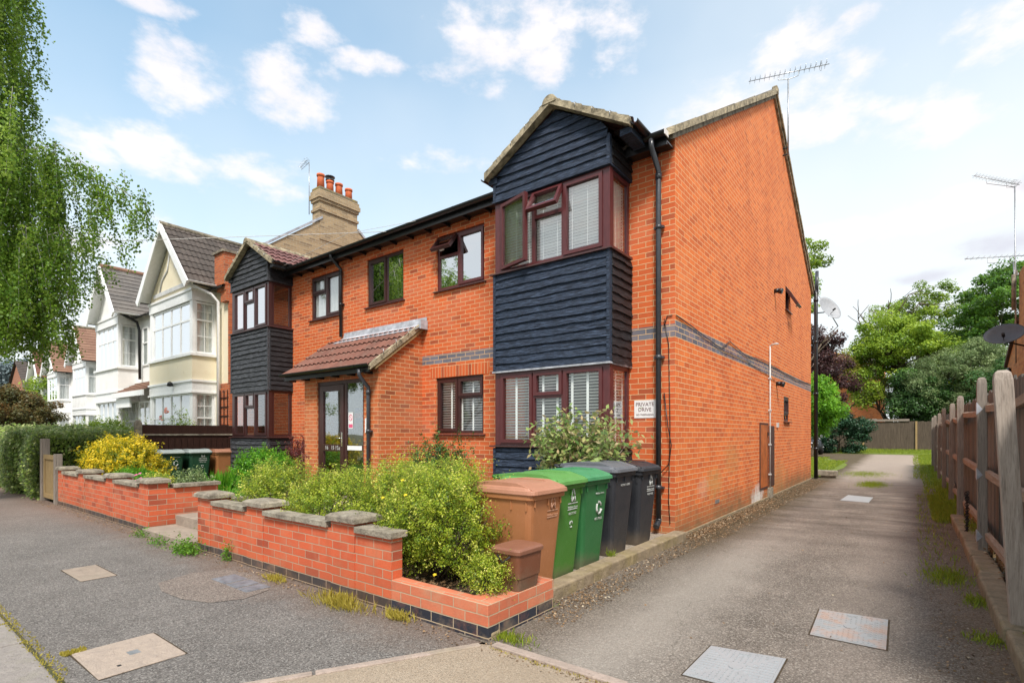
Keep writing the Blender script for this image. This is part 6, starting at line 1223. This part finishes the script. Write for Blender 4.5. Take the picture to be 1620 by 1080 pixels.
rb = shrub('rose_bush', 'rose bush with orange blooms above the brown fence', 'bush', (-16.9, 6.1, .1), (1.0, .35, .95), 'tree_leaf', 300, 30, (.15, .35), .05, ph=16, lo=.3, tipvar=.5); flowers(rb, [(-17.0 + rng.normal(0, .04), 5.85 + rng.normal(0, .04), 2.05 + rng.normal(0, .04)) for _ in range(9)] + [(-17.6 + rng.normal(0, .04), 5.9, 1.87 + rng.normal(0, .03)) for _ in range(6)], 'orange_petal', .05)
shrub('garden_bush', 'dense green bush between the ivy hedge and the rose bush', 'bush', (-15.9, 4.5, 0), (.9, .5, .62), 'fresh_leaf', 420, 32, (.12, .28), .05, ph=17)
tree('garden_tree', 'rounded green and bronze tree beyond the hedge at the left edge', (-41, 6.3, 0), 4, (-41, 6.3, 2.2, 2.1, 2.0, 1.9), 'autumn_leaf', 170, 260, .13, .55, 21, lo=.6, trunk_h=1.0)
tree('garden_tree', 'light green tree at the far left edge behind the bronze one', (-52, 10.5, 0), 6, (-52, 9.5, 3.2, 3.0, 2.0, 2.4), 'tree_leaf', 60, 160, .2, .9, 22)
g = 'far hazy trees at the end of the street'
tree('far_tree', 'blue grey far tree, taller of the two at the left edge', (-128, 20, 0), 14, (-128, 20, 11, 4.2, 4, 4), 'far_leaf', 50, 200, .5, 1.6, 23, g); tree('far_tree', 'blue grey low far tree at the left edge under the birch', (-132, 15, 0), 11, (-132, 15, 7, 6, 5, 4), 'far_leaf', 50, 180, .5, 1.8, 24, g)
# trees behind the drive
tree('lime_tree', 'small bright green tree at the rear corner of the building', (-4.1, 30.2, .15), 4.3, (-4.3, 30.2, 2.75, 1.65, 1.3, 1.45), 'lime_leaf', 110, 260, .15, .45, 31, lo=.6, droop=.25, aspect=.42)
tree('conifer_bush', 'low dark spreading conifer beside the back fence', (-3.6, 36.5, .3), 3.2, (-3.9, 36.6, 1.45, 2.0, 1.2, 1.25), 'conifer_leaf', 110, 260, .12, .5, 32, lo=.6)
tree('copper_beech', 'dark purple copper beech behind the bright green tree', (-6.4, 42.5, .35), 9, (-6.0, 42.5, 5.7, 2.7, 2.2, 3.2), 'purple_leaf', 120, 260, .17, .8, 33, lo=.5)
tree('sycamore_tree', 'tall green tree showing above the rear corner of the brick gable', (-7.0, 38.5, .35), 15, (-6.3, 38.5, 11.3, 1.9, 2, 3.4), 'tree_leaf', 50, 230, .2, .7, 34, lo=.3)
tree('maple_tree', 'yellow green spreading tree above the back fence', (-.6, 48, .35), 10, (-.6, 48, 6.7, 3.7, 2.6, 3.4), 'tree_leaf', 230, 230, .17, .75, 35, lo=.55, varo=.12, aspect=.7)
tree('golden_tree', 'small golden leaved branch spray beside the purple tree', (-4.4, 46.2, .35), 7, (-4.3, 46.2, 6.6, .9, .8, .8), 'gold_leaf', 16, 130, .15, .5, 36)
tree('thin_tree', 'sparse pale topped tree with its branches showing against the sky', (.9, 60, .35), 15, (.6, 60, 10.8, 4.4, 3, 3.2), 'tree_leaf', 110, 190, .2, .8, 37, lo=.5, varo=-.15, trunk_h=6.5)
tree('willow_tree', 'grey green bushy tree above the right part of the back fence', (2.6, 46, .35), 8, (2.5, 45.5, 4.6, 3.2, 2.4, 3.2), 'grey_leaf', 210, 240, .15, .7, 38, lo=.55, aspect=.4)
tree('horse_chestnut', 'tall dense bright green tree at the right behind the fence', (5.6, 50, .35), 12, (5.4, 50, 8.0, 3.5, 3, 4.6), 'chestnut_leaf', 240, 240, .19, .85, 39, lo=.55, varo=-.12, aspect=.7)
tree('dark_tree', 'dark green tree low behind the chestnut by the neighbour wall', (5.2, 42, .35), 6, (5.0, 42, 3.2, 2.4, 2, 2.6), 'dark_leaf', 90, 240, .15, .7, 40)
tree('dark_tree', 'dark green understorey tree between the flats and the yellow green tree', (.5, 45.0, .35), 6, (.5, 45.0, 3.3, 2.0, 1.5, 2.0), 'dark_leaf', 130, 240, .15, .7, 41)
# ------------------------------------------------------------------ street birch, weeping strands
bt = thing('birch_tree', 'weeping birch hanging over the pavement from the upper left', 'tree', (-15.2, 1.3, 0))
mb = MB(); tr = [(-15.2, 1.3, 0), (-15.15, 1.32, 3), (-15.05, 1.4, 6), (-14.9, 1.5, 9), (-14.8, 1.5, 12.5)]; mb.tube(tr, .17, 10, .05)
rr_ = random.Random(11); ends = []
for i in range(52):
    z0 = rr_.uniform(3.6, 12); a = rr_.uniform(0, 6.28); L = rr_.uniform(1.0, 2.3) * (1 if z0 < 5.8 else .52); b = Vector((-15.1 + .03 * (z0 - 6), 1.4, z0)); e = b + Vector((math.cos(a) * L, math.sin(a) * L, rr_.uniform(.5, 1.6))); m1 = b.lerp(e, .5) + Vector((0, 0, .35)); mb.tube([b, m1, e], .016, 5, .005)
    for k in range(9): f = rr_.uniform(.25, 1.08); q = b.lerp(e, f) + Vector((rr_.gauss(0, .18), rr_.gauss(0, .18), .25 * math.sin(f * 3))); ends.append((q, rr_.uniform(.7, 2.1)))
arm = [((-14.9, 1.5, 5.1), (-13.9, 2.3, 6.3), (-12.7, 3.25, 6.45), (-12.0, 3.75, 5.9)), ((-14.9, 1.5, 5.6), (-14.0, 2.1, 6.9), (-13.1, 2.7, 7.0), (-12.7, 3.0, 6.6)), ((-15, 1.4, 4.0), (-14.0, 2.0, 5.0), (-13.0, 2.7, 5.3), (-12.6, 3.0, 4.9))]
for A_ in arm:
    mb.tube(A_, .018, 6, .004)
    for k in range(20):
        f = rr_.uniform(.25, 1.0) * 3; i0 = min(2, int(f)); q = Vector(A_[i0]).lerp(Vector(A_[i0 + 1]), f - i0) + Vector((rr_.gauss(0, .14), rr_.gauss(0, .14), rr_.gauss(0, .08))); ends.append((q, rr_.uniform(.4, 1.7) * (1.0 if f < 2.2 else .55)))
for k in range(540):
    z0 = rr_.uniform(3.6, 11.5); a = rr_.uniform(0, 1); lim_ = .45 if z0 > 7.6 else .95
    f = rr_.uniform(-2.6, lim_); dp = rr_.gauss(0, .8)
    ends.append((Vector((-13.9 + f * .79 - dp * .6, 1.95 + f * .61 + dp * .75, z0)), rr_.uniform(.7, 1.9)))
PP, VV, DD_ = [], [], []
for q, L in ends:
    if q.z > 7.35 and (.7928 * q.x + .6094 * q.y) > -.925 * (-.6094 * q.x + .7928 * q.y): continue
    sw = Vector((rr_.gauss(.03, .12), rr_.gauss(.03, .12), 0)); L = min(L, q.z - 2.75 - rr_.uniform(0, .7))
    if L < .2: continue
    pts = [q + sw * t * L + Vector((0, 0, .10 * math.sin(min(1, t * 3) * 3.1) - t * L)) for t in (0, .25, .5, .75, 1)]; mb.tube(pts, .005, 3, .002, caps=False)
    m = int(L * 250); t = rng.uniform(0, 1, m) ** .8; sv = rng.normal(.42, .14); base = np.array(q)[None] + np.array(sw)[None] * (t * L)[:, None]; base[:, 2] -= t * L; PP.append(base + rng.normal(0, .065, (m, 3))); VV.append(sv + rng.normal(0, .15, m) + .1 * (rng.random(m) > .8))
mb.build('trunk', 'birch_bark', bt); PP = np.concatenate(PP); VV = np.concatenate(VV); DD_ = rng.normal(0, .5, (len(PP), 3)) + np.array([0, 0, -1.0]); leaves('crown', 'birch_leaf', bt, PP, rng.uniform(.04, .07, len(PP)), VV, rng.normal(size=(len(PP), 3)), .75, DD_)
# street trees across the road (they show in the window glass)
tree('street_tree', 'leafy street tree on the opposite pavement reflected in the upper windows', (-20, -7.5, 0), 10, (-20, -7.5, 6.6, 3.2, 3, 3.4), 'birch_leaf', 80, 200, .16, .9, 51)
tree('street_tree', 'second leafy street tree further down the opposite pavement', (-33, -8, 0), 10, (-33, -8, 6.2, 3.2, 3, 3.4), 'birch_leaf', 70, 200, .16, .9, 52)
# ------------------------------------------------------------------ weeds, grass fringes and litter
g = 'weeds along the foot of the garden wall'
def weed(label, c, r, n, leaf, mat='weedm', h=.1, name='weed'):
    P = np.array(c) + np.stack([rng.normal(0, r, n), rng.normal(0, r * .5, n), np.abs(rng.normal(0, h * .5, n))], 1); return tag(leaves(name, mat, None, P, rng.uniform(.6, 1.2, n) * leaf, rng.normal(.5, .25, n)), label, 'weed', g)
weed('leafy green weed clump at the left corner of the wall by the steps', (-6.75, 2.52, .01), .13, 800, .035, h=.15); weed('small weed below the step edge', (-7.6, 2.52, .01), .12, 260, .03); weed('thin weed by the foot of the left wall end', (-8.35, 2.58, .01), .10, 220, .03)
weed('upright weed sprig against the wall just right of the leafy clump', (-6.0, 2.64, .01), .04, 160, .03, h=.2)
tuft('grass_tuft', 'straw coloured grass tuft where the wall steps down', (-3.72, 2.52, 0), 420, .12, (.16, .05), 'grass_dry', g); tuft('grass_tuft', 'small grass tuft under the middle pier of the wall', (-4.85, 2.58, 0), 160, .07, (.09, .03), 'grass_dry', g); tuft('grass_tuft', 'thin grass against the low wall', (-3.1, 2.60, 0), 160, .10, (.07, .025), 'grass_dry', g)
tuft('grass_tuft', 'green weeds at the foot of the low wall corner', (-2.18, 2.80, 0), 220, .06, (.08, .04), 'grassm', g); tuft('grass_tuft', 'green tuft where the low wall meets the bin kerb', (-2.33, 3.46, 0), 120, .10, (.02, .04), 'grassm', g)
g = 'grass tufts along the drive kerb'
for c, n, h, sp, lab in (((.26, 6.6, 0), 520, .07, (.09, .22), 'grass patch on the drive below the fence kerb'), ((.42, 5.75, 0), 180, .07, (.05, .10), 'bright weed tuft against the fence kerb'), ((.42, 4.75, 0), 160, .06, (.07, .06), 'low yellow green tuft near the front of the fence kerb'), ((.66, 4.55, .1), 160, .08, (.04, .12), 'green tufts on top of the kerb beside the leaning post'), ((.66, 9.4, .1), 200, .10, (.05, .4), 'grass behind the kerb near the chain')):
    tuft('grass_tuft', lab, c, n, h, sp, 'grassm', g)
tuft('grass_tuft', 'small grass tuft on the bin standing between the green and grey bins', (-2.52, 4.98, .11), 30, .11, (.02, .02), 'grassm', None)
def scatter(name, mat, boxes, n, size, h, blades=True, z=0, lean=.5):
    P = np.concatenate([np.stack([rng.uniform(a, b, int(n * w)), rng.uniform(c_, d, int(n * w)), np.zeros(int(n * w))], 1) for a, b, c_, d, w in boxes]); P[:, 2] = np.array([gzY(y) for y in P[:, 1]]) + z
    if blades: D = rng.normal(0, lean, (len(P), 3)); D[:, 2] = 1; nn = rng.normal(size=(len(P), 3)); nn[:, 2] *= .2; s = rng.uniform(.5, 1.2, len(P)) * h; asp = size / h
    else: D = None; nn = rng.normal(0, .35, (len(P), 3)) + np.array([0, 0, 1.]); s = rng.uniform(.4, 1.3, len(P)) * size; asp = .6
    return tag(leaves(name, mat, None, P, s, rng.normal(.5, .25, len(P)), nn, asp, D, .1), kind='stuff')
scatter('grass', 'grassm', [(-8, -2.35, 19, 28, .35), (-8, -3.3, 28, 30.5, .08), (-14, 1.0, 36, 41.9, .35), (.45, .8, 13, 35, .22), (.2, .5, 15, 35, .03), (.0, .4, 20, 35, .02)], 52000, .02, .09, z=.03)
scatter('lawn_grass', 'grassm', [(-14.6, -8.7, 4.1, 6.6, 1)], 12000, .008, .07, z=.10)
for c_, sp_, l_ in (((-1.3, 21.5, gzY(21.5) + .004), (.35, .9), 'sparse grass growing in the middle of the drive behind the small cover'), ((-.9, 17.3, .004), (.16, .5), 'thin grass patch beside the small cover in the drive')): tuft('grass_patch', l_, c_, 1500, .06, sp_, 'grassm', cat='grass')
scatter('verge_grass', 'grassm', [(.25, .5, 10.5, 15, .35), (.4, .8, 10.9, 15, .5), (.05, .4, 7, 15, .06)], 7000, .01, .09, z=.0)
scatter('kerb_moss', 'grass_dry', [(-30, -3.9, .76, .84, .7), (-3.9, 0, .76, .80, .06), (-5.3, -5.26, .45, .78, .03), (-4.3, -4.22, .88, 1.0, .06)], 9000, .008, .022, z=.0, lean=1.0)
scatter('edge_moss', 'grass_dry', [(-2.2, 1.4, 2.60, 2.64, .6), (-2.9, -2.5, 2.3, 2.5, .0)], 1500, .006, .02, lean=1.)
scatter('leaf_litter', 'litter', [(-2.5, -2.0, 6.9, 18.3, .6), (-2.47, -2.25, 6.9, 12, .45), (-2.36, -2.0, 3.2, 4.4, .06), (-2.36, -2.1, 3.6, 6.9, .15), (.1, .5, 3.5, 12, .12), (.62, .8, 4, 12, .12), (-14.5, -2.4, 2.5, 2.68, .12), (-2.3, 1.3, 2.55, 2.66, .04), (-2.4, .4, 2.8, 20, .03)], 12000, .022, .0, False, z=.008)
scatter('bed_litter', 'litter', [(-6.7, -2.5, 2.82, 3.5, .6), (-3.4, -2.55, 3.45, 3.6, .1), (.62, .9, 4, 11, .3)], 5000, .035, 0, False, z=.135)
# stones behind the kerb and the broken block by the lawn
mb = MB()
for i in range(260):
    x, y = random.uniform(.64, .85), random.uniform(4.0, 11); s = random.uniform(.012, .035); z = .03; a = random.uniform(0, 6)
    mb.loft([[(x + s * k * math.cos(a + t), y + s * k * math.sin(a + t) * .8, z + h) for t in (0, 1.1, 2.4, 3.3, 4.6)] for h, k in ((0, .8), (s * .5, 1), (s * .9, .5))])
tag(mb.build('stones', 'coping'), kind='stuff')
mb = MB(); mb.box(-2.35, -1.95, 19.2, 19.45, 0, .06); mb.box(-2.5, -1.9, 19.15, 19.5, .06, .24); tag(mb.build('stone_block', 'coping', bevel=.03), 'broken lump of stone on the grass beyond the rear drainpipe', 'stone')
mb = MB(); mb.tube([(-14.35, 6.5, 5.2), (-9, 6.3, 5.42), (-7.2, 6.48, 5.28)], .004, 4); mb.tube([(-8.0, 6.5, 5.28), (-15, 3.0, 5.6), (-30, -5, 6.2)], .006, 4); tag(mb.build('telephone_wire', 'greyp'), 'thin overhead wire running from the eaves towards the street', 'wire')
